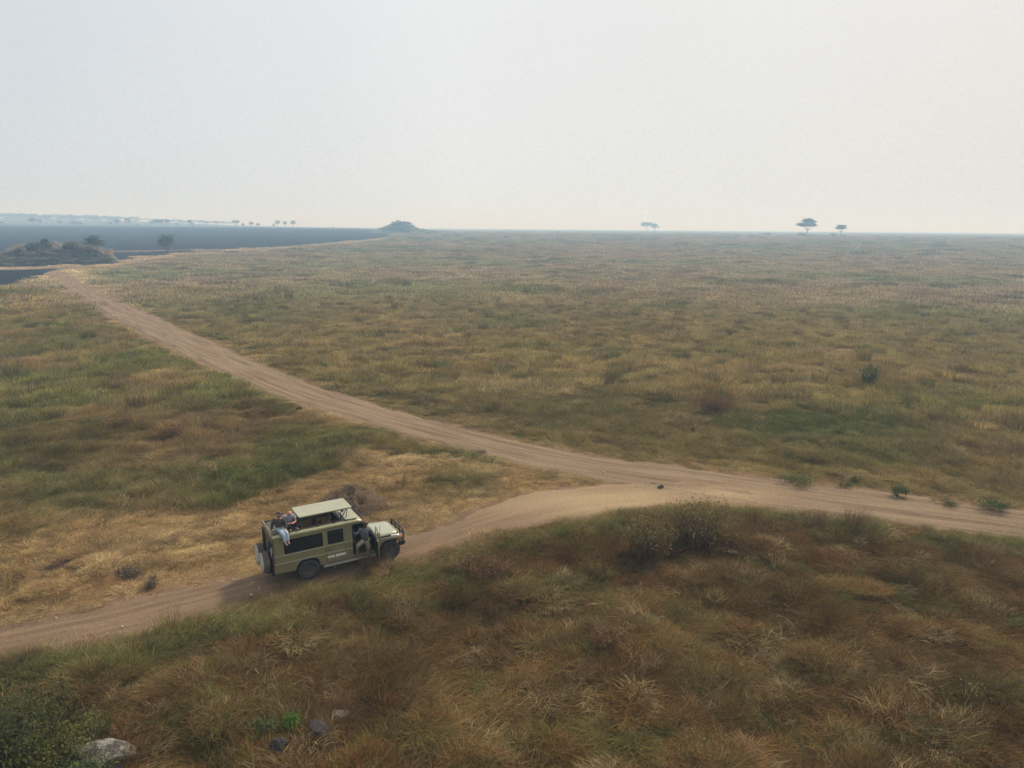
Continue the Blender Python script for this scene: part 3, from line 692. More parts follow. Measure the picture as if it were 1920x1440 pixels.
def shrub(name, label, cat, px, py, w, h, key, leaves=500, size=None, group=None, d=None, blade=0, bladekey=None, seed=0, stems=14):
    x, y, z, m = place(px, py, d); rg = np.random.default_rng(seed + int(px * 7 + py))
    W, Hh = w * m / 2, h * m * 1.02
    root = empty(name, (x, y, z - .03)); tag(root, label, cat, group)
    size = size or max(.03, .05 * (W + Hh) / 2)
    parts = [cloud(rg, leaves, (W * .8, W * .75, Hh * .46), (0, 0, Hh * .52), size, k=max(8, int(leaves / 30)), fill=.25, spread=.17)]
    V, Q, v = join(parts); V[:, 2] = np.maximum(V[:, 2], -.02)
    mesh_np('foliage', V, Q, leafmat(key, LC[key]), root, attrs={'v': ('FLOAT', v.astype(np.float32))})
    if blade:
        V, Q, v = blades(blade, W * .6, Hh * 1.05, max(.012, m * .45), .18, .45, rg)
        bk = bladekey or key
        mesh_np('dry_stems', V, Q, leafmat(bk, LC[bk]), root, attrs={'v': ('FLOAT', v.astype(np.float32))})
    obj('stem', stems_mesh(rg, stems, Hh * .85, W * .7, max(.008, .02 * Hh)), MAT['twig'], root)
    return root

GS = 'low green shrubs along the far side of the main road'
shrub('shrub', 'large mixed green and brown shrub standing above the grass at the junction edge', 'shrub', 1312, 1014, 132, 84, 'drygreen', 3600, .055, blade=420, bladekey='brown', stems=30)
shrub('shrub', 'second green shrub just left of the large one, with bare reddish lower stems', 'shrub', 1212, 1042, 96, 84, 'drygreen', 2400, .055, blade=360, bladekey='brown', stems=24)
shrub('weed_clump', 'thin reddish seed stalks standing up in front of the road, right of the large shrub', 'weeds', 1602, 992, 56, 46, 'brown', 260, .025, blade=120, bladekey='brown', stems=8)
shrub('weed_clump', 'shorter reddish seed stalks over a dark tuft, between large shrub and tall stalks', 'weeds', 1528, 988, 60, 34, 'brown', 240, .025, blade=110, bladekey='brown', stems=8)
shrub('dry_bush', 'rounded dry brown bush in the green patch across the main road', 'bush', 1342, 774, 84, 42, 'brown', 1500, .06, blade=200, bladekey='brown')
shrub('spiky_shrub', 'dark green spiky upright shrub on the open plain at right', 'shrub', 1628, 724, 36, 38, 'green', 420, .09, blade=70, bladekey='dark')
shrub('low_shrub', 'long low green shrub, leftmost beside the far road edge', 'shrub', 1490, 908, 84, 20, 'green', 1300, .04, group=GS)
shrub('low_shrub', 'small low shrub just right of the long low one by the road', 'shrub', 1581, 914, 34, 12, 'green', 420, .035, group=GS)
shrub('low_shrub', 'pale green tuft of a shrub set back from the road edge', 'shrub', 1606, 907, 26, 14, 'olive', 360, .035, group=GS)
shrub('low_shrub', 'rounded dark green shrub between the small one and the rightmost pair', 'shrub', 1682, 931, 38, 26, 'green', 800, .04, group=GS)
shrub('low_shrub', 'flat thin shrub creeping along the road edge before the rightmost one', 'shrub', 1772, 945, 56, 12, 'olive', 600, .035, group=GS)
shrub('low_shrub', 'rightmost green shrub beside the far road edge with pale flowers', 'shrub', 1860, 957, 60, 22, 'green', 1100, .04, group=GS)
GP = 'small shrubs dotted over the open plain'
for i, (px, py, w, h, k, lb) in enumerate([
        (1806, 666, 30, 17, 'dusty', 'small dark shrub near the right edge of the plain, alone'),
        (1480, 656, 18, 22, 'green', 'small upright green shrub on the plain, left of the spiky shrub'),
        (1348, 652, 16, 13, 'dusty', 'tiny dark shrub directly beyond the dry brown bush'),
        (1692, 640, 18, 10, 'dusty', 'tiny shrub, right one of a close pair beyond the spiky shrub'),
        (1667, 645, 12, 10, 'dusty', 'tiny shrub, left one of a close pair beyond the spiky shrub'),
        (1442, 653, 9, 6, 'dusty', 'very small dark tuft between two tiny shrubs on the plain'),
        (1424, 540, 48, 15, 'grey', 'wide grey shrub in a green patch far out on the plain'),
        (1446, 537, 30, 20, 'dusty', 'taller grey green shrub touching the wide grey one'),
        (1491, 542, 26, 14, 'grey', 'dark grey shrub right of the wide one, same far green patch'),
        (1274, 516, 46, 8, 'grey', 'flat grey shrub far out, left of the two in the green patch'),
        (1437, 465, 14, 6, 'grey', 'faint flat shrub below the lone tree on the hazy plain'),
        (985, 549, 22, 12, 'dusty', 'dark shrub inside the far green strip in the middle of the plain'),
        (905, 589, 30, 10, 'grey', 'dark low shrub left of centre on the middle plain'),
        (846, 584, 12, 8, 'grey', 'small grey tuft left of the dark low shrub mid plain'),
        (1300, 808, 14, 9, 'dark', 'small dark tuft in front of the dry brown bush'),
        (1386, 779, 20, 11, 'dark', 'small dark tuft at the right foot of the dry brown bush'),
        (490, 492, 40, 8, 'grey', 'wide grey tuft near the burnt plain, left of centre'),
        (1706, 776, 26, 12, 'dark', 'dark green tuft in the right hand meadow'),
        (1100, 760, 14, 12, 'dark', 'small upright dark tuft beside the old scraped drain'),
        (1478, 860, 30, 22, 'dusty', 'soft green shrub in the meadow behind the long roadside shrub'),
        (1525, 870, 20, 14, 'brown', 'small brown shrub right of the soft green meadow shrub')]):
    shrub('small_shrub', lb, 'shrub', px, py, w, h, k, 350 if py > 600 else 220, None, group=GP, stems=5, seed=i)
# plants between the tracks and the bottom corner
shrub('leafy_bush', 'tall dark green bush filling the lower left corner', 'bush', 20, 1432, 270, 150, 'dark', 5200, .05, stems=40, blade=60, bladekey='olive')
shrub('leafy_bush', 'yellowish green bush with reddish leaves touching the lichen covered rock', 'bush', 92, 1440, 130, 95, 'yellow', 3000, .042, stems=30)
shrub('leafy_bush', 'bright green low bush in front of the lichen covered rock', 'bush', 130, 1462, 150, 46, 'green', 2600, .04, stems=24)
shrub('grass_clump', 'upright yellow green grass clump behind the lichen covered rock', 'grass clump', 180, 1384, 54, 66, 'olive', 900, .035, blade=320, bladekey='yellow')
shrub('fern', 'bright lime green fern growing beside the dark boulder', 'fern', 551, 1366, 44, 28, 'bright', 800, .035)
shrub('fern', 'darker green leafy plant left of the dark boulder', 'plant', 492, 1372, 56, 36, 'green', 700, .035)
shrub('weed_clump', 'red brown weeds standing against the open driver door and step', 'weeds', 694, 1066, 50, 46, 'brown', 200, .025, blade=110, bladekey='brown', stems=8)
shrub('small_shrub', 'dark green leafy plant beside the termite mound shoot', 'plant', 857, 1098, 40, 20, 'green', 600, .035)
shrub('grass_shoot', 'single tall green shoot standing beyond the bonnet of the vehicle', 'plant', 757, 914, 7, 30, 'green', 40, .03, blade=10, bladekey='green', stems=2)
shrub('grass_shoot', 'short dark stub of a plant beside the main road above the junction', 'plant', 922, 866, 5, 12, 'dark', 24, .03, blade=6, bladekey='dark', stems=2)
shrub('low_shrub', 'small green tuft at the near road edge left of the junction', 'shrub', 903, 852, 22, 9, 'green', 240, .03)
shrub('low_shrub', 'two leaf green tuft on the road shoulder beyond the termite mound', 'shrub', 563, 768, 20, 6, 'dark', 200, .04)
shrub('low_shrub', 'dark green tuft on the near road shoulder further left', 'shrub', 318, 674, 22, 6, 'dark', 200, .05)
shrub('dry_bush', 'dark brown bush in the rusty patch left of the main road', 'bush', 318, 822, 60, 26, 'brown', 700, .06, blade=80, bladekey='brown')
shrub('dry_bush', 'rusty brown bush left of the darker one in the rusty patch', 'bush', 230, 806, 60, 24, 'brown', 700, .06, blade=80, bladekey='brown', seed=2)
shrub('dry_bush', 'tangled brown bush in the near grass right of the vehicle', 'bush', 905, 1075, 110, 42, 'brown', 1500, .045, blade=220, bladekey='brown')
shrub('dry_bush', 'dark tangled bush low in the near grass at centre right', 'bush', 1135, 1212, 70, 40, 'brown', 900, .04, blade=160, bladekey='brown')
shrub('dry_bush', 'dusty brown tuft at the edge of the lower track left of the vehicle', 'bush', 246, 1080, 50, 22, 'grey', 500, .035, blade=90, bladekey='grey')
shrub('dry_bush', 'small brown tuft just right of the dusty one by the lower track', 'bush', 283, 1102, 34, 22, 'grey', 360, .035, blade=80, bladekey='brown')

# rocks
def rock_mat(name, c1, c2, s=2.5, patch=.5):
    m = bpy.data.materials.new(name); m.use_nodes = True; t = m.node_tree; b = t.nodes['Principled BSDF']; b.inputs['Roughness'].default_value = .95
    tcn = N(t, 'ShaderNodeTexCoord'); n = N(t, 'ShaderNodeTexNoise'); n.inputs['Scale'].default_value = s; n.inputs['Detail'].default_value = 9; n.inputs['Roughness'].default_value = .7; t.links.new(tcn.outputs['Object'], n.inputs['Vector'])
    r = N(t, 'ShaderNodeMapRange'); r.inputs[1].default_value = patch - .03; r.inputs[2].default_value = patch + .03; t.links.new(n.outputs['Fac'], r.inputs[0])
    mxn = N(t, 'ShaderNodeMix', data_type='RGBA'); mxn.inputs[6].default_value = (*c1, 1); mxn.inputs[7].default_value = (*c2, 1); t.links.new(r.outputs[0], mxn.inputs[0])
    n2 = N(t, 'ShaderNodeTexNoise'); n2.inputs['Scale'].default_value = s * 6; n2.inputs['Detail'].default_value = 6; t.links.new(tcn.outputs['Object'], n2.inputs['Vector'])
    hv = N(t, 'ShaderNodeHueSaturation'); rr = N(t, 'ShaderNodeMapRange'); rr.inputs[1].default_value = .3; rr.inputs[2].default_value = .7; rr.inputs[3].default_value = .6; rr.inputs[4].default_value = 1.3; t.links.new(n2.outputs['Fac'], rr.inputs[0]); t.links.new(rr.outputs[0], hv.inputs['Value']); t.links.new(mxn.outputs[2], hv.inputs['Color']); t.links.new(hv.outputs[0], b.inputs['Base Color'])
    bp = N(t, 'ShaderNodeBump'); bp.inputs['Distance'].default_value = .08; t.links.new(n2.outputs['Fac'], bp.inputs['Height']); t.links.new(bp.outputs[0], b.inputs['Normal']); return m
MAT['lichen'] = rock_mat('lichen_rock', (.07, .058, .048), (.22, .21, .175), 2.2, .53)
MAT['darkrock'] = rock_mat('dark_rock', (.036, .027, .022), (.075, .06, .05), 3, .6)
MAT['palerock'] = rock_mat('pale_rock', (.14, .12, .10), (.16, .13, .11), 3, .58)
MAT['mound'] = rock_mat('mound_earth', (.115, .070, .040), (.055, .034, .022), 2.2, .56)
def rock(name, label, cat, px, py, w, h, mt, seed, depth=.8, d=None, sink=.25, group=None, point=0):
    x, y, z, m = place(px, py, d); bm = bmesh.new(); bmesh.ops.create_icosphere(bm, subdivisions=4, radius=1.0)
    W = w * m / 2; Hh = h * m
    from mathutils import noise as mn
    o3 = Vector((seed * 3.1, seed * 1.7, 0))
    rp = random.Random(seed); planes = [(Vector((rp.gauss(0, 1), rp.gauss(0, 1), rp.gauss(0, 1) + .2)).normalized(), rp.uniform(.55, .85)) for _ in range(9)]
    for v in bm.verts:
        for pn, pd in planes:
            e_ = v.co.dot(pn) - pd
            if e_ > 0: v.co -= pn * e_
        p = v.co.copy(); n1 = mn.noise(p * 1.1 + o3); n2 = mn.noise(p * 2.9 + o3); cell = mn.voronoi(p * 1.3 + o3)[0][0]
        f = 1.12 + .14 * n1 + .08 * n2 - .08 * cell
        q = p * f; q.x -= point * q.z * .5
        v.co = Vector((q.x * W, q.y * W * depth, q.z * Hh * .62))
    bm.normal_update()
    o = obj(name, bm, mt, smooth=False); o.location = (x, y, z + Hh * (.5 - sink)); tag(o, label, cat, group); return o
r_ = rock('rock', 'large slab of rock with pale lichen in the lower left corner', 'rock', 186, 1430, 124, 28, MAT['lichen'], 4, .62, sink=.15); r_.rotation_euler = (.30, .14, .35)
r_ = rock('rock', 'small lichen spotted rock at the left foot of the large slab', 'rock', 128, 1424, 34, 26, MAT['lichen'], 9, .8)
rock('boulder', 'rounded dark boulder standing beside the bright fern', 'boulder', 523, 1402, 36, 30, MAT['darkrock'], 2)
rock('boulder', 'flatter dark boulder right of the bright fern', 'boulder', 598, 1372, 50, 24, MAT['darkrock'], 5)
rock('boulder', 'dark rounded stone by the bottom edge between slab and fern', 'boulder', 308, 1436, 28, 14, MAT['darkrock'], 7)
rock('boulder', 'dark flat stone under the right end of the large slab', 'boulder', 205, 1438, 60, 18, MAT['darkrock'], 12)
rock('rock', 'pale flat stone in the grass above the flatter dark boulder', 'rock', 640, 1342, 34, 9, MAT['palerock'], 8)
rock('rock', 'small white stone in the near grass left of the pale flat one', 'rock', 478, 1310, 14, 6, MAT['palerock'], 3)
rock('rock', 'small tan stone at the point where the two roads meet', 'rock', 1240, 914, 14, 8, MAT['palerock'], 6)
rock('rock', 'reddish stone lying right beside the tan one at the road fork', 'rock', 1226, 908, 8, 4, MAT['palerock'], 16)

# termite mound with its burrow mouths
def mound():
    x, y, z, m = place(661, 946); rg = np.random.default_rng(2)
    root = empty('termite_mound', (x, y, z)); tag(root, 'reddish brown earth mound with dark burrow holes beyond the vehicle', 'earth mound')
    n = 70; u = np.linspace(-1, 1, n); X, Y = np.meshgrid(u * 2.1, u * 1.6)
    r = np.hypot(X / 1.9, Y / 1.45)
    Z = 1.2 * np.clip(1 - r ** 1.6, 0, None) ** 1.1 * (.75 + .5 * fbm(X + x, Y + y, .8, 3, 5)) + .16 * (fbm(X + x, Y + y, .25, 2, 6) - .5) * (r < 1) - .10 * sst(.8, 1.1, r) - .04
    for hx, hy, hr in [(-.05, -.35, .20), (.55, -.75, .16), (.45, .2, .14)]:
        Z -= .55 * np.exp(-(((X - hx) / hr) ** 2 + ((Y - hy) / (hr * .9)) ** 2) ** 1.5)
    Z = np.where(r > 1.12, -.3, Z)
    V = np.stack([X, Y, Z], -1).reshape(-1, 3); i = np.arange(n - 1)[:, None]; j = np.arange(n - 1)[None]; Q = np.stack([i * n + j, i * n + j + 1, (i + 1) * n + j + 1, (i + 1) * n + j], -1).reshape(-1, 4)
    mesh_np('mound', V, Q, MAT['mound'], root, smooth=True)
    V, Q, v = join([tuple(np.array(a) for a in blades(2600, 1.9, .34, .010, .6, .9, rg, flat=.3))])
    rr = np.hypot(V[:, 0] / 1.9, V[:, 1] / 1.45); V[:, 2] += 1.1 * np.clip(1 - rr ** 1.6, 0, None)
    mesh_np('dry_grass', V, Q, leafmat('straw', (.24, .165, .085)), root, attrs={'v': ('FLOAT', v.astype(np.float32))})
mound()

# ---- rocky outcrops and the bushes and trees on them
def hillock(px0, px1, base, prof, depthm, d, mt, col):
    x, y, z, m = place((px0 + px1) / 2, base, d); az = math.atan2(x, y)
    half = (px1 - px0) / 2 * m * 1.1
    pu = np.array([(p[0] - (px0 + px1) / 2) * m for p in prof]); ph = np.array([max(0, base - p[1]) * m for p in prof])
    nu, nv = 110, 40; U, Vv = np.meshgrid(np.linspace(-half, half, nu), np.linspace(-1, 1, nv), indexing='ij')
    hh = np.interp(U, pu, ph, left=0, right=0) * np.clip(1 - np.abs(Vv) ** 2.2, 0, 1)
    hh = hh * (.86 + .3 * fbm(U + 40, Vv * depthm, 3 * m * 12, 3, 8)) + (fbm(U, Vv * depthm + 9, 1.6, 3, 9) - .5) * .12 * hh.max() * (hh > .05) - .4 * (hh < .05)
    X = x + U * math.cos(az) + Vv * depthm * math.sin(az); Y = y - U * math.sin(az) + Vv * depthm * math.cos(az)
    Z = macro(X, Y) + hh
    V = np.stack([X, Y, Z], -1).reshape(-1, 3); i = np.arange(nu - 1)[:, None]; j = np.arange(nv - 1)[None]; Q = np.stack([i * nv + j, i * nv + j + 1, (i + 1) * nv + j + 1, (i + 1) * nv + j], -1).reshape(-1, 4)
    o = mesh_np('hill', V, Q[:, ::-1] if np.cross(V[Q[0][1]] - V[Q[0][0]], V[Q[0][2]] - V[Q[0][0]])[2] < 0 else Q, mt, smooth=True); tag(o, kind='structure')
    def surf(px, py):                           # a point on this hill seen at that pixel
        v = rayv(px, py); v = v / math.hypot(v[0], v[1]); best = None
        for t in np.linspace(d - depthm * 1.05, d + depthm * 1.05, 120):
            p = v * t; uu = (p[0] - x) * math.cos(az) - (p[1] - y) * math.sin(az); vv = ((p[0] - x) * math.sin(az) + (p[1] - y) * math.cos(az)) / depthm
            if abs(vv) > 1: continue
            gz = float(macro(p[0], p[1])) + float(np.interp(uu, pu, ph, left=0, right=0)) * max(0, 1 - abs(vv) ** 2.2)
            if H + p[2] <= gz: return float(p[0]), float(p[1]), gz, m
            best = (float(p[0]), float(p[1]), gz, m)
        return best
    return surf
MAT['scrub'] = rock_mat('scrub_slope', (.11, .088, .066), (.08, .07, .05), .5, .5)
MAT['scrubfar'] = rock_mat('wooded_slope', (.05, .055, .04), (.085, .075, .05), .2, .56)
MAT['granite'] = rock_mat('granite', (.19, .155, .135), (.12, .10, .088), .8, .52)
dK = float(np.hypot(*hit(105, 497)))
surfK = hillock(-60, 216, 497, [(-60, 492), (-30, 487), (0, 481), (20, 474), (40, 464), (62, 460), (85, 459), (105, 458), (125, 461), (150, 464), (178, 468), (196, 478), (204, 490), (208, 497)], 11, dK + 8, MAT['scrub'], 0)
dK2 = 830.0
surfK2 = hillock(700, 860, 439.5, [(700, 437), (712, 432), (724, 428), (735, 423), (745, 420), (760, 420), (770, 423), (778, 429), (790, 433), (820, 435.5), (850, 437), (860, 439)], 30, dK2, MAT['scrubfar'], 0)

def bush_mesh(key, seed, n=380, flat=.3):
    rg = np.random.default_rng(seed); V, Q, v = cloud(rg, n, (.5, .5, .42), (0, 0, .42), .052, k=16, fill=.3, spread=.16)
    V[:, 2] = np.maximum(V[:, 2], 0); me_o = mesh_np('bush', V, Q, leafmat(key, LC[key]), attrs={'v': ('FLOAT', v.astype(np.float32))}); me = me_o.data; bpy.data.objects.remove(me_o); return me
BM = {k: [bush_mesh(k, s) for s in range(3)] for k in ('dark', 'scrub', 'heath', 'leafy', 'acacia')}
def bush_copy(name, label, cat, loc, w, h, key, group=None, i=0):
    o = bpy.data.objects.new(name, BM[key][i % 3]); COL.objects.link(o); o.location = loc; o.scale = (w, w, h); o.rotation_euler = (0, 0, i * 1.7); tag(o, label, cat, group); return o
GK = 'scrub bushes covering the rocky outcrop at left'
rr = random.Random(4)
words_k = ['grey brown', 'dusty green', 'dark green', 'brownish']; n_b = 0
rows = [(495.5, range(-22, 222, 13), 'near foot'), (491, range(-22, 216, 12), 'foot'), (487, range(-6, 214, 12), 'lower slope'), (480, range(12, 204, 12), 'middle slope'), (473, range(30, 200, 12), 'upper slope'), (465, range(44, 178, 12), 'crest')]
ORD = ['first', 'second', 'third', 'fourth', 'fifth', 'sixth', 'seventh', 'eighth', 'ninth', 'tenth', 'eleventh', 'twelfth', 'thirteenth', 'fourteenth', 'fifteenth', 'sixteenth', 'seventeenth', 'eighteenth', 'nineteenth', 'twentieth', 'twenty first', 'twenty second']
for py, xs, nm in rows:
    for q, px in enumerate(xs):
        X = surfK(px + rr.uniform(-5, 5), py + rr.uniform(-3, 3)); m = X[3]
        key = rr.choice(['scrub', 'scrub', 'leafy', 'leafy', 'dark', 'heath', 'heath']); w = rr.uniform(15, 27) * m; h = rr.uniform(6, 11) * m
        bush_copy('bush', '%s bush, %s from the left along the %s of the near rocky outcrop' % ({'scrub': 'grey brown', 'leafy': 'dusty green', 'dark': 'dark green', 'heath': 'reddish brown'}[key], ORD[q % 20], nm), 'bush', (X[0], X[1], X[2] - .3), w, h, key, GK, n_b); n_b += 1
for q, px in enumerate(range(-34, 204, 9)):
    py = float(np.interp(px, [-60, -30, 0, 20, 40, 62, 85, 105, 125, 150, 178, 196, 204], [492, 487, 481, 474, 464, 460, 459, 458, 461, 464, 468, 478, 490])) + 2.5
    X = surfK(px, py); m = X[3]; key = rr.choice(['scrub', 'leafy', 'dark', 'leafy', 'heath'])
    bush_copy('bush', '%s bush on the skyline of the near outcrop, %s from its %s end' % ({'scrub': 'grey brown', 'leafy': 'dusty green', 'dark': 'dark green', 'heath': 'reddish brown'}[key], ORD[q if q < 14 else 26 - q], 'left' if q < 14 else 'right'), 'bush', (X[0], X[1], X[2] - .4), rr.uniform(12, 20) * m, rr.uniform(7, 12) * m, key, GK, q)
def boulder_on(surf, label, px, py, w, h, seed, tall=1.0, mt=None):
    X = surf(px, py); m = X[3]; bm = bmesh.new(); bmesh.ops.create_icosphere(bm, subdivisions=3, radius=1.0)
    from mathutils import noise as mn
    for v in bm.verts:
        p = v.co.copy(); f = 1 + .25 * mn.noise(p * 1.2 + Vector((seed, 0, 0))) - .15 * mn.voronoi(p * 1.2 + Vector((seed, 2, 0)))[0][0]; q = p * f; tp = 1 - tall * max(0, q.z) * .45
        v.co = Vector((q.x * w * m / 2 * tp, q.y * w * m / 2 * tp, q.z * h * m * .7))
    o = obj('boulder', bm, mt or MAT['granite']); o.location = (X[0], X[1], X[2] + h * m * .2); tag(o, label, 'boulder'); return o
boulder_on(surfK, 'pale pointed boulder on top of the near rocky outcrop', 107, 468, 24, 17, 1)
boulder_on(surfK, 'pale rounded boulder at the right end of the outcrop below the tree', 191, 482, 15, 14, 6, .2)
boulder_on(surfK, 'small pale boulder on the left shoulder of the rocky outcrop', 46, 472, 12, 8, 3, .3)

# trees
def tree_meshes(seed, Ht, Wc, kind, key, leaves=900, size=.34, thick=.05):
    """unit built in metres: trunk mesh with limbs, crown mesh"""
    rg = np.random.default_rng(seed); bm = bmesh.new()
    th = {'flat': .62, 'umbrella': .6, 'round': .38, 'ball': .35}[kind] * Ht
    fork = th * (.55 + .2 * rg.random()); lean = rg.normal() * .05 * Ht
    tr = thick * Ht * .5
    tube(bm, [(0, 0, -.3), (lean * .4, 0, fork * .5), (lean, 0, fork)], [tr * 1.25, tr, tr * .8], 7)
    nl = 6
    cc = []
    for k in range(nl):
        a = k / nl * 6.283 + rg.random(); b = Wc * .5 * (.35 + .4 * rg.random()); e = Vector((lean + math.cos(a) * b, math.sin(a) * b, th + (Ht - th) * (.1 + .45 * rg.random())))
        s0 = Vector((lean, 0, fork)); mid = s0.lerp(e, .5) + Vector((0, 0, -.04 * Ht)); tube(bm, [s0, mid, e], [tr * .6, tr * .4, tr * .15], 5); cc.append(e)
    me_t = bpy.data.meshes.new('trunk'); bm.to_mesh(me_t); bm.free(); me_t.materials.append(MAT['bark'])
    parts = []
    if kind in ('flat', 'umbrella'):
        nlay = 3 if kind == 'umbrella' else 2
        for q in range(nlay):
            zc = th + (Ht - th) * (.25 + .65 * q / max(1, nlay - 1)) * .95; wv = Wc * (.5 if q < nlay - 1 else .42) * (.85 + .2 * rg.random())
            parts.append(cloud(rg, leaves // nlay, (wv * .9, wv * .9, (Ht - th) * (.18 if kind == 'umbrella' else .42)), (lean + (0 if q else rg.normal() * .05 * Wc), 0, zc), size, k=22, fill=.2, spread=.15))
    else:
        parts.append(cloud(rg, leaves, (Wc * .42, Wc * .42, (Ht - th * .7) * .45), (lean, 0, (Ht + th * .7) / 2), size, k=30, fill=.3, spread=.16))
    V, Q, v = join(parts); o = mesh_np('crown', V, Q, leafmat(key, LC[key]), attrs={'v': ('FLOAT', v.astype(np.float32))}); me_c = o.data; bpy.data.objects.remove(o)
    return me_t, me_c
def tree_at(name, label, loc, meshes, sx, sz, rz=0, group=None, cat='tree'):
    root = empty(name, loc, rz); tag(root, label, cat, group)
    for nm, me in zip(('trunk', 'crown'), meshes):
        o = bpy.data.objects.new(nm, me); COL.objects.link(o); o.parent = root; o.scale = (sx, sx, sz)
    return root
def single_tree(name, label, px, py, w, h, kind, key, d=None, seed=1, surf=None, leaves=1400, rz=0, thick=.05):
    X = surf(px, py) if surf else place(px, py, d); m = X[3]
    me = tree_meshes(seed, h * m, w * m, kind, key, leaves, size=max(.12, 1.25 * m), thick=thick)
    return tree_at(name, label, (X[0], X[1], X[2] - .1), me, 1, 1, rz)
single_tree('acacia_tree', 'broad dark tree growing at the right end of the near rocky outcrop', 183, 480, 34, 38, 'round', 'dark', surf=surfK, seed=3)
single_tree('shade_tree', 'dark round leafy tree leaning left beside the burnt ground', 317, 476, 35, 34, 'ball', 'dark', seed=5, leaves=4200, thick=.10)
single_tree('small_tree', 'dark spreading tree on the crest of the near outcrop right of the pointed boulder', 134, 470, 30, 16, 'round', 'olive', surf=surfK, seed=6)
single_tree('small_tree', 'thin tree on the crest just left of the pointed boulder', 86, 466, 14, 17, 'round', 'dusty', surf=surfK, seed=7)
single_tree('small_tree', 'dark bushy tree on the left shoulder of the near outcrop', 62, 466, 20, 10, 'round', 'olive', surf=surfK, seed=8)
dT = 860.0
single_tree('acacia_tree', 'tallest flat topped tree standing on the hazy plain at right', 1511.5, 440, 29, 28, 'flat', 'acacia', d=dT, seed=11, leaves=4200, thick=.06)
single_tree('acacia_tree', 'smaller flat topped tree right of the tallest one on the hazy plain', 1575, 443, 20, 21, 'umbrella', 'acacia', d=dT - 20, seed=12, thick=.05)
single_tree('acacia_tree', 'faint layered umbrella tree on the horizon right of centre', 1214, 432, 26, 17, 'umbrella', 'acacia', d=1500, seed=13)
single_tree('acacia_tree', 'faint smaller tree touching the layered umbrella tree on the horizon', 1228, 432, 14, 13, 'flat', 'acacia', d=1520, seed=14, thick=.09)
for i, (px, py, w, h, lb) in enumerate([(1503, 442, 16, 10, 'rounded bush at the foot of the tallest tree on the plain'), (1519, 441.5, 13, 5, 'low bush right of the tallest tree trunk'), (1561, 444, 14, 8, 'low wide bush left of the smaller flat topped tree'), (1582, 443.5, 8, 6, 'little bush at the right foot of the smaller flat topped tree'),
        (1441, 439.5, 9, 7.5, 'square dark bush standing left of the tallest tree'), (1433, 440, 8, 4, 'low bush touching the square dark bush on its left'), (1424, 439.5, 6, 3, 'smallest bush at the left end of the row left of the tallest tree'), (1409, 443.5, 6, 4, 'lone faint bush far left of the square dark bush'),
        (1046, 432, 5, 4, 'tiny hazy bush on the horizon right of the wooded hill'), (836, 435, 5, 4, 'tiny bush past the right foot of the wooded hill'), (1460, 449.5, 7, 3, 'faint flat tuft below the square dark bush')]):
    X = place(px, py, dT + (i % 3) * 8 - (60 if py > 441 else 0)); bush_copy('bush', lb, 'bush', (X[0], X[1], X[2] - .1), w * X[3], h * X[3], 'acacia', None, i)
GH = 'bushy trees covering the far wooded hill'
rr = random.Random(9)
K2 = [(735, 426, 12, 8), (741, 421, 12, 8), (748, 419, 13, 8), (755, 420, 12, 7), (762, 420, 11, 7), (769, 421.5, 9, 7), (775, 425.5, 8, 6), (728, 428.5, 10, 5), (721, 431, 10, 5), (745, 427, 14, 7), (757, 427, 14, 7), (768, 429, 12, 6), (780, 431, 9, 5), (736, 432, 12, 6), (750, 433, 13, 6), (764, 434, 12, 5), (794, 433.5, 9, 7), (788, 435, 8, 4), (815, 436, 9, 4), (805, 436, 9, 3), (824, 436.5, 6, 3), (724, 424.5, 4, 4)]
for i, (px, py, w, h) in enumerate(K2):
    X = surfK2(px, py); bush_copy('bush', 'hazy bushy tree %s on the far wooded hill, %s from its left foot' % ('high' if py < 428 else 'low', ORD[sorted(range(len(K2)), key=lambda q: K2[q][0]).index(i)]), 'tree', (X[0], X[1], X[2] - .5), w * X[3], h * X[3], 'acacia', GH, i)

# the line of trees beyond the burnt plain
TM = [tree_meshes(30 + i, 10, 12, k, 'acacia', 520, .55, .05) for i, k in enumerate(['flat', 'round', 'umbrella', 'round', 'flat', 'ball'])]
GT = 'hazy trees standing along the far edge of the burnt plain'
STRIP = [(3, 419, 8, 7, 1), (62, 420.5, 12, 13, 3), (75, 420.5, 8, 9, 4), (112, 420.5, 8, 8, 2), (138, 421.5, 11, 8, 1), (151, 421.5, 8, 7, 1), (181, 421, 3, 3, 3), (207, 421.5, 9, 6, 0), (220, 422, 10, 9, 0), (240, 422, 11, 11, 4), (258, 419, 5, 4, 1), (278, 422, 4, 3, 1), (285, 422.5, 9, 8, 0), (294, 423.5, 12, 10, 0), (303, 423, 12, 10, 4), (315, 423.5, 10, 10, 0), (331, 422.5, 6, 6, 0), (355, 424.5, 9, 10, 4), (361, 424.5, 5, 7, 1), (405, 418, 5, 3, 1), (443, 425.5, 14, 10, 0), (456, 426, 6, 7, 3), (471, 425.5, 8, 9, 1), (484, 426, 7, 7, 1), (514, 427, 5, 6, 1), (521, 427.5, 9, 10, 0), (534, 427.5, 9, 9, 4), (549, 428, 11, 10, 4), (625, 430, 3, 3, 3)]
for i, (px, py, w, h, k) in enumerate(STRIP):
    X = place(px, py, 1120 if px > 430 else 1180); s = 1.25 * w * X[3] / 12; sz = 1.3 * h * X[3] / 10
    side = 'left' if i < 15 else 'right'; q = i if i < 15 else len(STRIP) - 1 - i
    tree_at('distant_tree', '%s tree beyond the burnt plain, %s of its row from the %s' % (['flat topped', 'round', 'layered', 'bushy', 'broad', 'dense'][k], ORD[q], side), (X[0], X[1], X[2] - .2), TM[k], s, sz, i * 1.3, GT)
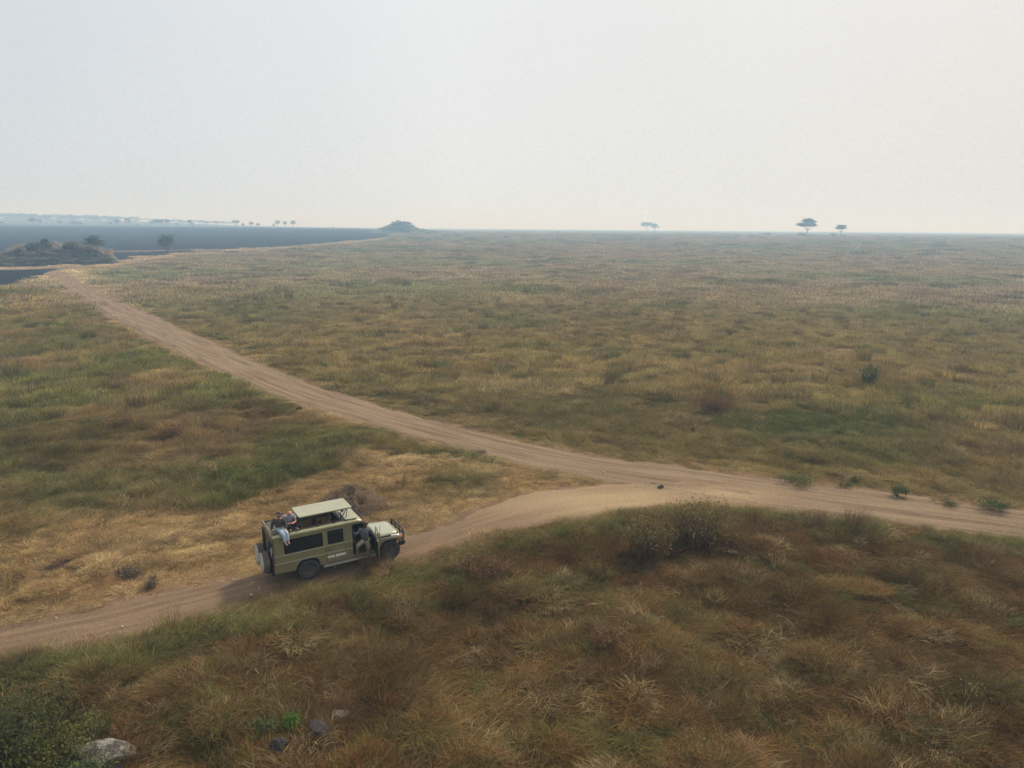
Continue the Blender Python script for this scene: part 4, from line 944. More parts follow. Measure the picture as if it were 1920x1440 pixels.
# the wooded rise further back reads as one mass
def woodland():
    rg = np.random.default_rng(77); parts = []; bmq = []
    n = 380
    for k in range(n):
        px = rg.uniform(-60, 430) if k % 3 else rg.uniform(-60, 200); d = rg.uniform(1750, 2600)
        v = rayv(px, 410); h_ = math.hypot(v[0], v[1]); x, y = v[0] / h_ * d, v[1] / h_ * d; z = float(macro(x, y))
        ht = rg.uniform(8, 14) * (1 if px < 260 else .8); w = rg.uniform(10, 22)
        V, Q, vv = cloud(rg, 110, (w * .5, w * .5, ht * .2), (x, y, z + ht * .78), 1.1, k=9, fill=.2, spread=.2); parts.append((V, Q, vv))
        t = .35; V = np.array([[x - t, y, z - 1], [x + t, y, z - 1], [x + t * .6, y, z + ht * .75], [x - t * .6, y, z + ht * .75], [x, y - t, z - 1], [x, y + t, z - 1], [x, y + t * .6, z + ht * .75], [x, y - t * .6, z + ht * .75]]); parts.append((V, np.array([[0, 1, 2, 3], [4, 5, 6, 7]]), np.full(8, .2)))
    V, Q, v = join(parts); o = mesh_np('woodland', V, Q, leafmat('acacia', LC['acacia']), attrs={'v': ('FLOAT', v.astype(np.float32))}); tag(o, kind='stuff')
woodland()

# ------------------------------------------------------------------ the safari vehicle (x forward, y left, z up, origin under the rear axle)
def paint(name, col, **k): return mat(name, col, rough=.42, coat=.25, noise=.10, nscale=3, **k)
MAT['olive'] = paint('olive_paint', (.175, .165, .078), dirt=(.165, .13, .082))
MAT['pale'] = mat('pale_roof_paint', (.29, .29, .205), .55, coat=.08, noise=.07, nscale=2.5)
MAT['bonnet'] = mat('bonnet_paint', (.29, .295, .21), .3, coat=.6, noise=.05, nscale=2)
MAT['black'] = mat('black_steel', (.018, .017, .017), .45)
MAT['rubber'] = mat('tyre_rubber', (.030, .027, .025), .85, noise=.3, nscale=12, bump=.01)
MAT['dusty_rubber'] = mat('dusty_tyre', (.10, .075, .055), .9, noise=.3, nscale=6)
MAT['rim'] = mat('dark_wheel_steel', (.075, .062, .052), .5, metal=.3, noise=.3, nscale=9)
MAT['inside'] = mat('cabin_dark', (.016, .014, .013), .8)
MAT['lining'] = mat('brown_lining', (.085, .058, .042), .8)
MAT['glass'] = mat('tinted_glass', (.010, .011, .013), .08, spec=.5)
MAT['rearwall'] = mat('dusty_rear_paint', (.135, .105, .062), .7, noise=.25, nscale=5)
MAT['white'] = mat('white_vinyl', (.42, .42, .39), .6)
MAT['lettering'] = mat('white_lettering', (.75, .75, .70), .6)
MAT['amber'] = mat('amber_lens', (.75, .20, .03), .25, coat=.5)
MAT['lamp'] = mat('lamp_lens', (.6, .62, .62), .12, coat=.8)
MAT['step'] = mat('step_alloy', (.22, .21, .19), .55, noise=.2, nscale=8)
MAT['seatm'] = mat('seat_cover', (.045, .040, .038), .85)
MAT['brownpad'] = mat('brown_pad', (.11, .065, .045), .8)

car = empty('safari_vehicle', (CARX, CARY, 0.0), CARA)
tag(car, 'olive green safari vehicle with raised roof panel, two spare wheels and open driver door', 'safari vehicle')
CW = .845; X0 = -1.27
car_z = 0.03
car.location.z = car_z
OFFS = [(.40, -.02), (.50, 0), (.86, .012), (.90, .014), (.925, -.014), (1.15, -.014), (1.19, .004), (1.235, -.014), (1.80, -.062), (1.95, -.080), (2.3, -.10)]
def side_off(z): return float(np.interp(z, [o[0] for o in OFFS], [o[1] for o in OFFS]))
def arc(cx, cz, r, a0, a1, n): return [(cx + r * math.cos(rad(a0 + (a1 - a0) * k / n)), cz + r * math.sin(rad(a0 + (a1 - a0) * k / n)) * .98) for k in range(n + 1)]
def sheet(outline, holes, y, th, name, mt, parent, side=1, conform=True):
    """flat panel in the x z plane with holes, bent to the section of the body side"""
    cu = bpy.data.curves.new(name, 'CURVE'); cu.dimensions = '2D'; cu.fill_mode = 'BOTH'; cu.extrude = th / 2
    for pl in [outline] + holes:
        s = cu.splines.new('POLY'); s.points.add(len(pl) - 1); s.use_cyclic_u = True
        for p, q in zip(s.points, pl): p.co = (q[0], q[1], 0, 1)
    o = bpy.data.objects.new(name, cu); COL.objects.link(o); dg = bpy.context.evaluated_depsgraph_get()
    me = bpy.data.meshes.new_from_object(o.evaluated_get(dg)); bpy.data.objects.remove(o); bpy.data.curves.remove(cu)
    bm = bmesh.new(); bm.from_mesh(me); bpy.data.meshes.remove(me)
    bmesh.ops.remove_doubles(bm, verts=bm.verts, dist=1e-5)
    for z, _ in OFFS:
        bmesh.ops.bisect_plane(bm, geom=bm.verts[:] + bm.edges[:] + bm.faces[:], plane_co=(0, z, 0), plane_no=(0, 1, 0), dist=1e-5)
    for v in bm.verts:
        x_, z_, d_ = v.co; v.co = (x_, side * (y + (side_off(z_) if conform else 0) + d_), z_)
    bmesh.ops.recalc_face_normals(bm, faces=bm.faces)
    return obj(name, bm, mt, parent)
def rr_rect(x0, z0, x1, z1, r=.05, slant=0):
    pts = []
    for cx, cz, a in [(x1 - r, z0 + r, -90), (x1 - r, z1 - r, 0), (x0 + r, z1 - r, 90), (x0 + r, z0 + r, 180)]:
        for k in range(4): pts.append((cx + r * math.cos(rad(a + 30 * k)), cz + r * math.sin(rad(a + 30 * k))))
    return pts
FX = 3.386                                     # front axle
arch_r = [(-.475, .50)] + [(-.43, .66), (-.34, .80), (-.20, .875), (.20, .875), (.34, .80), (.42, .66)] + [(.46, .47)]
arch_f = [(FX - .50, .45), (FX - .455, .64), (FX - .36, .80), (FX - .2, .885), (FX + .2, .885), (FX + .34, .81), (FX + .43, .68)]
outline_r = [(X0, .55)] + arch_r + arch_f + [(3.83, .66), (3.86, .80), (3.855, .965), (3.80, 1.00), (2.80, 1.075), (2.76, 1.15), (2.24, 1.90), (2.10, 1.945), (X0, 1.955)]
win_rear = rr_rect(-.885, 1.235, .615, 1.80, .035); win_mid = rr_rect(.79, 1.25, 1.435, 1.81, .05)
door_open = [(1.79, .58), (2.60, .55), (2.69, .62), (2.71, 1.13), (2.27, 1.80), (2.21, 1.84), (1.84, 1.86), (1.79, 1.81)]
win_front = [(1.84, 1.22), (2.62, 1.20), (2.25, 1.78), (1.86, 1.80)]
def clean(pl): return pl
body = sheet(outline_r, [win_rear, win_mid, door_open], CW - .02, .035, 'body', MAT['olive'], car, side=-1)
bl = sheet(outline_r, [win_rear, win_mid, win_front], CW - .02, .035, 'body_panel', MAT['olive'], car, side=1)
# roof skin with the hatch opening
def build_roof():
    xs = [X0, -1.22, -.45, 0, .5, 1.0, 1.40, 1.8, 2.05, 2.17, 2.23]
    sec = [(-.772, 1.945), (-.785, 1.965), (-.775, 1.99), (-.745, 2.015), (-.70, 2.03), (-.60, 2.045), (-.3, 2.06), (0, 2.065), (.3, 2.06), (.60, 2.045), (.70, 2.03), (.745, 2.015), (.775, 1.99), (.785, 1.965), (.772, 1.945)]
    def drop(x): return 0 if x < 1.8 else -.05 * ((x - 1.8) / .43) ** 2 - (.10 if x > 2.2 else (.03 if x > 2.1 else 0))
    bm = bmesh.new(); G = [[bm.verts.new((x, y, max(1.93, z + drop(x)) if z > 1.96 else z)) for y, z in sec] for x in xs]
    for i in range(len(xs) - 1):
        for j in range(len(sec) - 1):
            if -.46 < xs[i] < 1.39 and 5 <= j <= 8: continue
            bm.faces.new((G[i][j], G[i][j + 1], G[i + 1][j + 1], G[i + 1][j]))
    bm.faces.new(G[0][::-1])
    bmesh.ops.recalc_face_normals(bm, faces=bm.faces)
    o = obj('roof', bm, MAT['roofp'], car, smooth=True); s = o.modifiers.new('s', 'SOLIDIFY'); s.thickness = .03; s.offset = -1
    e = o.modifiers.new('e', 'EDGE_SPLIT'); e.split_angle = rad(50)
    return o
MAT['roofp'] = mat('roof_paint', (.27, .26, .145), .4, coat=.3, noise=.10, nscale=3)
roof = build_roof()
bm = bmesh.new(); box(bm, (.45, -.812, 1.945), (3.44, .03, .018)); box(bm, (.45, .812, 1.945), (3.44, .03, .018)); obj('rain_gutter', bm, MAT['olive'], car)
# opening rim, inner lining, floor and firewalls
bm = bmesh.new()
for s in (-1, 1): tube(bm, [(-.45, s * .60, 2.07), (1.40, s * .60, 2.07)], .022, 8)
tube(bm, [(-.45, -.60, 2.07), (-.45, .60, 2.07)], .022, 8); tube(bm, [(1.40, -.60, 2.07), (1.40, .60, 2.07)], .022, 8)
obj('hatch_rim', bm, MAT['black'], car)
lin = sheet(rr_rect(-1.2, .6, 2.2, 1.93, .05), [win_rear, win_mid, win_front], CW - .06, .01, 'cabin_lining', MAT['lining'], car, side=1)
bm = bmesh.new(); box(bm, (.5, .69, 1.95), (1.95, .05, .16)); obj('roof_pad', bm, MAT['brownpad'], car, bevel=.02)
bm = bmesh.new(); box(bm, (.75, 0, .60), (4.0, 1.56, .05)); box(bm, (2.70, 0, .86), (.05, 1.56, .56)); box(bm, (X0 + .05, 0, 1.22), (.03, 1.5, 1.3))
obj('cabin_floor', bm, MAT['inside'], car)
# seats
def seat(x, y):
    bm = bmesh.new(); box(bm, (x, y, .98), (.48, .48, .16)); box(bm, (x - .24, y, 1.28), (.12, .46, .62)); box(bm, (x - .25, y, 1.66), (.09, .26, .16)); box(bm, (x, y, .78), (.4, .4, .3))
    return obj('seat', bm, MAT['seatm'], car, bevel=.04)
for sx in (-.45, .38, 1.18, 2.15):
    for sy in (-.42, .42): seat(sx, sy)
bm = bmesh.new(); lathe(bm, [(.17, -.015), (.185, 0), (.17, .015), (.155, 0), (.17, -.015)], 20, Matrix.Translation((2.47, -.40, 1.18)) @ Matrix.Rotation(rad(65), 4, 'Y') @ Matrix.Rotation(rad(90), 4, 'X')); tube(bm, [(2.47, -.40, 1.18), (2.68, -.40, 1.05)], .02)
obj('steering_wheel', bm, MAT['black'], car)
bm = bmesh.new(); box(bm, (2.62, 0, 1.08), (.22, 1.5, .2)); obj('dashboard', bm, MAT['inside'], car, bevel=.03)
# glass
def pane(poly, y, side, name='window', m=None, parent=None):
    o = sheet(poly, [], y, .006, name, m or MAT['glass'], parent or car, side=side); return o
def inset(pl, d=-.004):
    c = np.mean(np.array(pl), 0); return [(p[0] + (c[0] - p[0]) * d * 4, p[1] + (c[1] - p[1]) * d * 4) for p in pl]
wr = pane(inset(win_rear), CW - .030, -1)
bm = bmesh.new(); box(bm, (.27, -(CW - .024 + side_off(1.5)), 1.515), (.025, .012, .56)); box(bm, (-.3, -(CW - .024 + side_off(1.5)), 1.515), (.018, .012, .56))
obj('frame', bm, MAT['black'], wr)
# rear side door on the right with its window, handle and lettering
door_poly = [(.735, .52), (1.495, .49), (1.50, 1.30), (1.50, 1.86), (1.46, 1.885), (.775, 1.885), (.735, 1.85)]
dr = sheet(door_poly, [win_mid], CW - .002, .012, 'door', MAT['olive'], car, side=-1)
pane(inset(win_mid), CW - .024, -1, 'window', parent=dr)
bm = bmesh.new(); box(bm, (.84, -(CW + side_off(1.05) + .022), 1.045), (.13, .03, .028)); obj('door_handle', bm, MAT['black'], dr, bevel=.008)
bm = bmesh.new()
for a, b in zip(door_poly, door_poly[1:] + door_poly[:1]):
    n = max(1, int(math.dist(a, b) / .12))
    pts = [(a[0] + (b[0] - a[0]) * t / n, a[1] + (b[1] - a[1]) * t / n) for t in range(n + 1)]
    tube(bm, [(p[0], -(CW + side_off(p[1]) - .003), p[1]) for p in pts], .009, 5)
obj('door_seal', bm, MAT['inside'], dr)
bm = bmesh.new()
for z in (1.30, 1.55, 1.28): pass
tube(bm, [(1.66, -(CW - .004 + side_off(z)), z) for z in (.5, .7, .86, .93, 1.15, 1.2, 1.3, 1.6, 1.86)], .006, 5); tube(bm, [(.68, -(CW - .0 + side_off(z)), z) for z in (1.0, 1.15)], .004, 4)
obj('panel_seam', bm, MAT['inside'], car)
def text(s, size, x, z, bold=.02, sp=1.0, name='lettering', parent=None, m=None):
    cu = bpy.data.curves.new(name, 'FONT'); cu.body = s; cu.size = size; cu.offset = bold; cu.extrude = .003; cu.space_character = sp; cu.align_x = 'CENTER'
    o = bpy.data.objects.new(name, cu); COL.objects.link(o); dg = bpy.context.evaluated_depsgraph_get(); me = bpy.data.meshes.new_from_object(o.evaluated_get(dg)); bpy.data.objects.remove(o)
    for v in me.vertices:
        a, b, c = v.co; v.co = (x + a, -(CW + side_off(z + b) + .014 + c), z + b)
    return link(name, me, m or MAT['lettering'], parent)
text('ONA SAFARI', .128, 1.115, .705, .007, 1.04, parent=dr)
text('BORN FOR DREAMS', .052, 1.125, .625, .001, 1.35, parent=dr, m=MAT['step'])
# left side glass clear enough to see the plain through, as through open sliders
MAT['clear'] = bpy.data.materials.new('smoked_glass'); MAT['clear'].use_nodes = True; _t = MAT['clear'].node_tree; _t.nodes.clear()
_o = N(_t, 'ShaderNodeOutputMaterial'); _a = N(_t, 'ShaderNodeBsdfTransparent'); _a.inputs[0].default_value = (.42, .40, .38, 1); _b = N(_t, 'ShaderNodeBsdfGlossy'); _b.inputs['Roughness'].default_value = .05; _m = N(_t, 'ShaderNodeMixShader'); _m.inputs[0].default_value = .06
_t.links.new(_a.outputs[0], _m.inputs[1]); _t.links.new(_b.outputs[0], _m.inputs[2]); _t.links.new(_m.outputs[0], _o.inputs[0])
for w_ in (win_rear, win_mid, win_front): pane(inset(w_), CW - .040, 1, 'window', MAT['clear'])
bm = bmesh.new()
for x in (-.1,): box(bm, (x, CW - .05 + side_off(1.5), 1.515), (.05, .02, .58))
box(bm, (.70, CW - .07, 1.5), (.12, .03, .75)); obj('window_pillar', bm, MAT['inside'], car)
# windscreen and pillars
bm = bmesh.new(); a = [(2.24, -.70, 1.90), (2.24, .70, 1.90), (2.79, .74, 1.12), (2.79, -.74, 1.12)]; vs = [bm.verts.new(p) for p in a]; bm.faces.new(vs); obj('windscreen', bm, MAT['glass'], car)
bm = bmesh.new()
for s in (-1, 1): tube(bm, [(2.23, s * .755, 1.93), (2.79, s * .80, 1.10)], .035, 6)
tube(bm, [(2.235, -.755, 1.925), (2.235, .755, 1.925)], .03, 6); obj('windscreen_frame', bm, MAT['olive'], car)
# open driver door, swung out
door = empty('driver_door', (2.735, -CW + .02, 0)); door.parent = car
tag(door, None)
ang = rad(180 + 78)                            # direction of the leaf from the hinge
door.rotation_euler = (0, 0, ang - math.pi)
def local_sheet(name, outline, holes, th, yoff, mt, parent):
    cu = bpy.data.curves.new(name, 'CURVE'); cu.dimensions = '2D'; cu.fill_mode = 'BOTH'; cu.extrude = th / 2
    for pl in [outline] + holes:
        s = cu.splines.new('POLY'); s.points.add(len(pl) - 1); s.use_cyclic_u = True
        for p, q in zip(s.points, pl): p.co = (q[0], q[1], 0, 1)
    o = bpy.data.objects.new(name, cu); COL.objects.link(o); dg = bpy.context.evaluated_depsgraph_get(); me = bpy.data.meshes.new_from_object(o.evaluated_get(dg)); bpy.data.objects.remove(o)
    for v in me.vertices:
        a, b, c = v.co; v.co = (a, yoff + c - max(0, b - 1.2) * -.08, b)
    bm = bmesh.new(); bm.from_mesh(me); bmesh.ops.recalc_face_normals(bm, faces=bm.faces); return obj(name, bm, mt, parent)
dl = [(0, .60), (-.05, .54), (-.90, .56), (-.92, .9), (-.92, 1.80), (-.87, 1.84), (-.50, 1.83), (-.45, 1.80), (0, 1.12)]
dw = [(-.08, 1.20), (-.86, 1.22), (-.86, 1.76), (-.48, 1.76)]
local_sheet('door_skin', dl, [dw], .03, -.02, MAT['olive'], door)
local_sheet('door_trim', [(p[0] * .96 - .01, min(p[1], 1.2) * .98 + .01) for p in dl if p[1] < 1.3] + [(-.88, 1.19)], [], .04, .02, MAT['inside'], door)
bm = bmesh.new(); box(bm, (-.10, -.06, 1.24), (.04, .10, .03)); box(bm, (-.10, -.13, 1.25), (.06, .14, .20)); obj('wing_mirror', bm, MAT['roofp'], door, bevel=.015)
bm = bmesh.new(); box(bm, (-.8, -.045, 1.06), (.15, .03, .03)); obj('door_handle', bm, MAT['black'], door, bevel=.008)
# bonnet and front
def build_bonnet():
    bm = bmesh.new(); xs = [2.78, 2.95, 3.2, 3.5, 3.72, 3.80, 3.835]; n = 12
    G = []
    for i, x in enumerate(xs):
        t = (x - 2.78) / 1.055; w = .72 - .05 * t; zc = 1.175 - .075 * t - (.03 if i == 5 else (.10 if i == 6 else 0)); row = []
        for j in range(n + 1):
            u = -1 + 2 * j / n; e = .075 * max(0, (abs(u) - .62) / .38) ** 2.2; row.append(bm.verts.new((x, u * w, zc - e - .012 * u * u + .012 * math.exp(-((abs(u) - .35) / .08) ** 2) * 0)))
        G.append(row)
    for i in range(len(xs) - 1):
        for j in range(n): bm.faces.new((G[i][j], G[i][j + 1], G[i + 1][j + 1], G[i + 1][j]))
    bmesh.ops.recalc_face_normals(bm, faces=bm.faces)
    if bm.faces[0].normal.z < 0:
        bmesh.ops.reverse_faces(bm, faces=bm.faces)
    o = obj('bonnet', bm, MAT['bonnet'], car, smooth=True); s = o.modifiers.new('s', 'SOLIDIFY'); s.thickness = .02; s.offset = -1
build_bonnet()
def build_fender(s):
    bm = bmesh.new(); xs = [2.80, 3.0, 3.3, 3.6, 3.78, 3.85]
    sec = [(.70, 0.0), (.76, .0), (.80, -.012), (.835, -.05), (.848, -.11)]
    G = [[bm.verts.new((x, s * y, (1.085 - .075 * (x - 2.8) / 1.05) + dz - (.04 if i == 5 else 0))) for y, dz in sec] for i, x in enumerate(xs)]
    for i in range(len(xs) - 1):
        for j in range(len(sec) - 1): bm.faces.new((G[i][j], G[i][j + 1], G[i + 1][j + 1], G[i + 1][j]))
    bmesh.ops.recalc_face_normals(bm, faces=bm.faces)
    o = obj('front_wing', bm, MAT['bonnet'] if s < 0 else MAT['olive'], car, smooth=True); m2 = o.modifiers.new('s', 'SOLIDIFY'); m2.thickness = .012; m2.offset = 0
build_fender(-1); build_fender(1)
bm = bmesh.new(); box(bm, (3.825, 0, .86), (.05, 1.5, .40)); obj('front_panel', bm, MAT['olive'], car, bevel=.02)
bm = bmesh.new()
for k in range(5): box(bm, (3.862, 0, .76 + k * .055), (.025, .84, .022))
obj('grille', bm, MAT['black'], car)
for s in (-1, 1):
    bm = bmesh.new(); lathe(bm, [(.0, .0), (.06, .0), (.085, .006), (.095, .03)], 20, Matrix.Translation((3.88, s * .56, .87)) @ Matrix.Rotation(rad(90), 4, 'Z')); obj('headlight', bm, MAT['lamp'], car, smooth=True)
    bm = bmesh.new(); box(bm, (3.80, s * .80, .935), (.16, .11, .085)); obj('indicator', bm, MAT['amber'], car, bevel=.02)
bm = bmesh.new(); box(bm, (3.14, -.835, 1.075), (.56, .07, .075)); o = obj('air_intake', bm, MAT['black'], car, bevel=.03)
# bumper and bull bar
bm = bmesh.new(); box(bm, (3.98, 0, .62), (.16, 1.62, .20)); box(bm, (3.86, -.80, .62), (.20, .12, .20)); box(bm, (3.86, .80, .62), (.20, .12, .20)); bumper = obj('front_bumper', bm, MAT['black'], car, bevel=.03)
bm = bmesh.new()
tube(bm, [(4.03, -.66, .66), (4.05, -.66, .95), (4.02, -.60, 1.12), (4.01, -.50, 1.16), (4.01, .50, 1.16), (4.02, .60, 1.12), (4.05, .66, .95), (4.03, .66, .66)], .038, 8)
tube(bm, [(4.06, -.64, .92), (4.06, .64, .92)], .030, 8)
for y in (-.24, .24): tube(bm, [(4.04, y, .68), (4.05, y, .95), (4.02, y, 1.16)], .024, 8)
for s in (-1, 1): tube(bm, [(4.04, s * .64, .92), (4.0, s * .80, .90), (3.90, s * .86, .80), (3.90, s * .86, .70)], .024, 8)
obj('bull_bar', bm, MAT['black'], car)
for s in (-1, 1):
    bm = bmesh.new(); lathe(bm, [(0, -.02), (.075, -.02), (.08, 0), (.07, .06), (.03, .09)], 16, Matrix.Translation((4.09, s * .40, .82)) @ Matrix.Rotation(rad(90), 4, 'Z')); obj('fog_lamp', bm, MAT['lamp'], car, smooth=True)
bm = bmesh.new(); tube(bm, [(2.98, -.70, 1.17), (3.0, -.715, 1.55)], .008, 5); obj('aerial', bm, MAT['black'], car)
# wheels
def make_wheel(loc, side, R=.405, w=.27, dusty=False, name='wheel', face=None):
    wh = empty(name, loc); wh.parent = car
    if face is not None: wh.rotation_euler = face
    else: wh.rotation_euler = (0, 0, 0 if side < 0 else math.pi)
    bm = bmesh.new(); h = w / 2
    lathe(bm, [(R * .62, -h * .72), (R * .66, -h * .9), (R * .80, -h), (R * .93, -h * .97), (R, -h * .72), (R * 1.005, -h * .25), (R * 1.005, h * .25), (R, h * .72), (R * .93, h * .97), (R * .8, h), (R * .62, h * .72)], 40)
    o = obj('tyre', bm, MAT['dusty_rubber'] if dusty else MAT['rubber'], wh, smooth=True)
    bm = bmesh.new()
    for k in range(36):                         # tread blocks
        a = 2 * math.pi * k / 36
        for yy, ao in ((-h * .62, 0), (h * .62, .087), (0, .04)):
            box(bm, (math.cos(a + ao) * (R + .003), yy, math.sin(a + ao) * (R + .003)), (.018, w * .26, .045), Matrix.Rotation(-(a + ao), 3, 'Y'))
    obj('tread', bm, MAT['dusty_rubber'] if dusty else MAT['rubber'], wh)
    bm = bmesh.new(); lathe(bm, [(R * .63, -h * .80), (R * .58, -h * .76), (R * .55, -h * .40), (R * .30, -h * .22), (R * .28, -h * .38), (R * .14, -h * .40), (R * .13, -h * .62), (0, -h * .62)], 32)
    lathe(bm, [(R * .63, h * .8), (R * .5, h * .4), (0, h * .3)], 32)
    for k in range(6):
        a = 2 * math.pi * k / 6; tube(bm, [(math.cos(a) * R * .2, -h * .37, math.sin(a) * R * .2), (math.cos(a) * R * .2, -h * .48, math.sin(a) * R * .2)], .012, 6)
    obj('rim', bm, MAT['rim'], wh, smooth=False)
    return wh
for x in (0, FX):
    for s in (-1, 1): make_wheel((x, s * .735, .405), s)
for x, a in ((0, arch_r), (FX, arch_f)):        # flared arch lips and dark wheel wells
    for s in (-1, 1):
        bm = bmesh.new(); tube(bm, [(p[0], s * (CW + side_off(p[1]) - .004), p[1]) for p in a], .02, 6)
        box(bm, (x, s * .46, .66), (.86, .04, .50)); obj('wheel_arch', bm, MAT['black'], car)
bm = bmesh.new(); box(bm, (.7, 0, .50), (4.4, .9, .14)); box(bm, (0, 0, .42), (.14, 1.3, .14)); box(bm, (FX, 0, .42), (.14, 1.3, .14)); obj('chassis', bm, MAT['black'], car)
for s in (-1, 1):
    bm = bmesh.new(); box(bm, (-.52, s * .74, .36), (.015, .26, .36)); obj('mud_flap', bm, MAT['black'], car)
    bm = bmesh.new(); box(bm, (1.66, s * .90, .42), (2.20, .17, .035));
    for x in (.75, 1.66, 2.55): box(bm, (x, s * .80, .45), (.05, .12, .04))
    obj('side_step', bm, MAT['step'], car, bevel=.01)
# back of the vehicle
bm = bmesh.new(); pts = [(-.835, .55), (.835, .55), (.845, 1.18), (.80, 1.90), (.77, 1.95), (-.77, 1.95), (-.80, 1.90), (-.845, 1.18)]
v1 = [bm.verts.new((X0 - .01, y, z)) for y, z in pts]; v2 = [bm.verts.new((X0 + .02, y, z)) for y, z in pts]
bm.faces.new(v1); bm.faces.new(v2[::-1])
for i in range(len(pts)): bm.faces.new((v1[i], v2[i], v2[(i + 1) % len(pts)], v1[(i + 1) % len(pts)]))
bmesh.ops.recalc_face_normals(bm, faces=bm.faces); obj('rear_panel', bm, MAT['rearwall'], car)
for s in (-1, 1):
    bm = bmesh.new(); box(bm, (X0 - .025, s * .40, 1.22), (.02, .70, 1.26)); rd = obj('rear_door', bm, MAT['rearwall'], car, bevel=.006)
    bm = bmesh.new(); box(bm, (X0 - .042, s * .42, 1.52), (.012, .50, .42)); obj('window', bm, MAT['glass'], rd)
    bm = bmesh.new(); 
    for z in (.85, 1.3, 1.72): box(bm, (X0 - .05, s * .76, z), (.03, .05, .10))
    obj('hinge', bm, MAT['black'], rd)
bm = bmesh.new(); box(bm, (X0 - .05, -.60, 1.33), (.008, .26, .34)); obj('sticker', bm, mat('grey_sticker', (.34, .36, .38), .5, noise=.4, nscale=14), car)
bm = bmesh.new(); box(bm, (X0 - .05, 0, .50), (.14, 1.5, .14)); obj('rear_bumper', bm, MAT['black'], car, bevel=.02)
for s in (-1, 1):
    bm = bmesh.new(); box(bm, (X0 - .02, s * .79, .86), (.03, .07, .40)); obj('tail_light', bm, mat('tail_lens_%d' % s, (.18, .03, .02), .3), car, bevel=.01)
bm = bmesh.new()
for y in (-.40, .43):
    tube(bm, [(X0 - .05, y, .55), (X0 - .11, y, .60), (X0 - .11, y, 1.30)], .03, 8); box(bm, (X0 - .12, y, .92), (.08, .3, .3)); tube(bm, [(X0 - .12, y - .3, .60), (X0 - .12, y + .3, .60)], .025, 8)
tube(bm, [(X0 - .07, .70, .95), (X0 - .07, .70, 1.95)], .018, 8); tube(bm, [(X0 - .07, .50, .95), (X0 - .07, .50, 1.95)], .018, 8)
for k in range(5): tube(bm, [(X0 - .07, .50, 1.05 + k * .2), (X0 - .07, .70, 1.05 + k * .2)], .012, 6)
obj('wheel_carrier', bm, MAT['black'], car)
for y in (-.40, .43):
    sw = make_wheel((X0 - .27, y, .93), 1, R=.40, w=.24, dusty=True, name='spare_wheel', face=(0, 0, -math.pi / 2))
    bm = bmesh.new(); lathe(bm, [(0, -.138), (.30, -.136), (.365, -.128), (.372, -.11)], 36); obj('spare_cover', bm, MAT['white'], sw, smooth=True)
    bm = bmesh.new()
    for k in range(34):
        a = 2 * math.pi * k / 34; ra = .315
        box(bm, (math.cos(a) * ra, -.138, math.sin(a) * ra), (.032, .004, .012 if k % 3 else .020), Matrix.Rotation(-a, 3, 'Y'))
    for k in range(14):
        a = 2 * math.pi * k / 14; box(bm, (math.cos(a) * .19, -.140, math.sin(a) * .19), (.05, .004, .010), Matrix.Rotation(-a + .6, 3, 'Y'))
    obj('cover_print', bm, MAT['black'], sw)
# roof platform, rails, raised panel, front hatch, tube loop
bm = bmesh.new()
for k in range(9):
    y = -.70 + k * 1.40 / 8; tube(bm, [(X0 + .03, y, 2.105 + .004 * (k % 2)), (-.48, y, 2.105)], .018, 6)
for x in (X0 + .03, -.86, -.50): tube(bm, [(x, -.70, 2.085), (x, .70, 2.085)], .014, 6)
for x in (X0 + .1, -.86, -.55):
    for s in (-1, 1): box(bm, (x, s * .69, 2.06), (.06, .05, .07))
obj('roof_rack', bm, MAT['black'], car)
bm = bmesh.new(); tube(bm, [(X0 - .02, -.74, 2.12), (X0 - .02, .74, 2.12)], .024, 8); tube(bm, [(X0 - .02, -.74, 2.12), (X0 - .02, -.74, 2.01)], .02, 8); tube(bm, [(X0 - .02, .74, 2.12), (X0 - .02, .74, 2.01)], .02, 8); obj('rack_bar', bm, MAT['step'], car)
bm = bmesh.new()
for s in (-1, 1):
    tube(bm, [(-.48, s * .70, 2.105), (1.45, s * .70, 2.11), (2.0, s * .70, 2.07)], .02, 8)
    for x in (-.25, .45, 1.1, 1.9): box(bm, (x, s * .70, 2.06), (.09, .05, .09))
obj('roof_rail', bm, MAT['black'], car)
panel = empty('roof_hatch', (0, 0, 0)); panel.parent = car
bm = bmesh.new(); box(bm, (.84, -.03, 2.52), (2.12, 1.12, .045)); obj('hatch_panel', bm, MAT['pale'], panel, bevel=.022)
bm = bmesh.new(); box(bm, (.84, -.03, 2.485), (2.06, 1.06, .03)); obj('hatch_edge', bm, MAT['olive'], panel)
bm = bmesh.new()
for x in (-.12, .12, .62, .86, 1.38, 1.62):
    for s in (-1, 1): tube(bm, [(x, s * .61, 2.075), (x + .08, s * .545 - .03, 2.48)], .014, 6)
for s in (-1, 1):
    tube(bm, [(1.38, s * .6, 2.075), (1.20, s * .5, 2.48)], .018, 6); tube(bm, [(1.40, s * .6, 2.075), (1.70, s * .5, 2.48)], .018, 6)
for x in (-.18, .7, 1.5): box(bm, (x, -.60, 2.45), (.08, .05, .06))
obj('hatch_strut', bm, MAT['black'], panel)
bm = bmesh.new(); box(bm, (1.80, -.27, 2.105), (.50, .95, .03), Matrix.Rotation(rad(3), 3, 'Y')); fh = obj('front_hatch', bm, MAT['pale'], car, bevel=.015)
bm = bmesh.new()
for x in (1.60, 1.98):
    for s in (-1, 1): box(bm, (x, s * .42 - .27, 2.07), (.07, .06, .06))
obj('hatch_catch', bm, MAT['black'], fh)
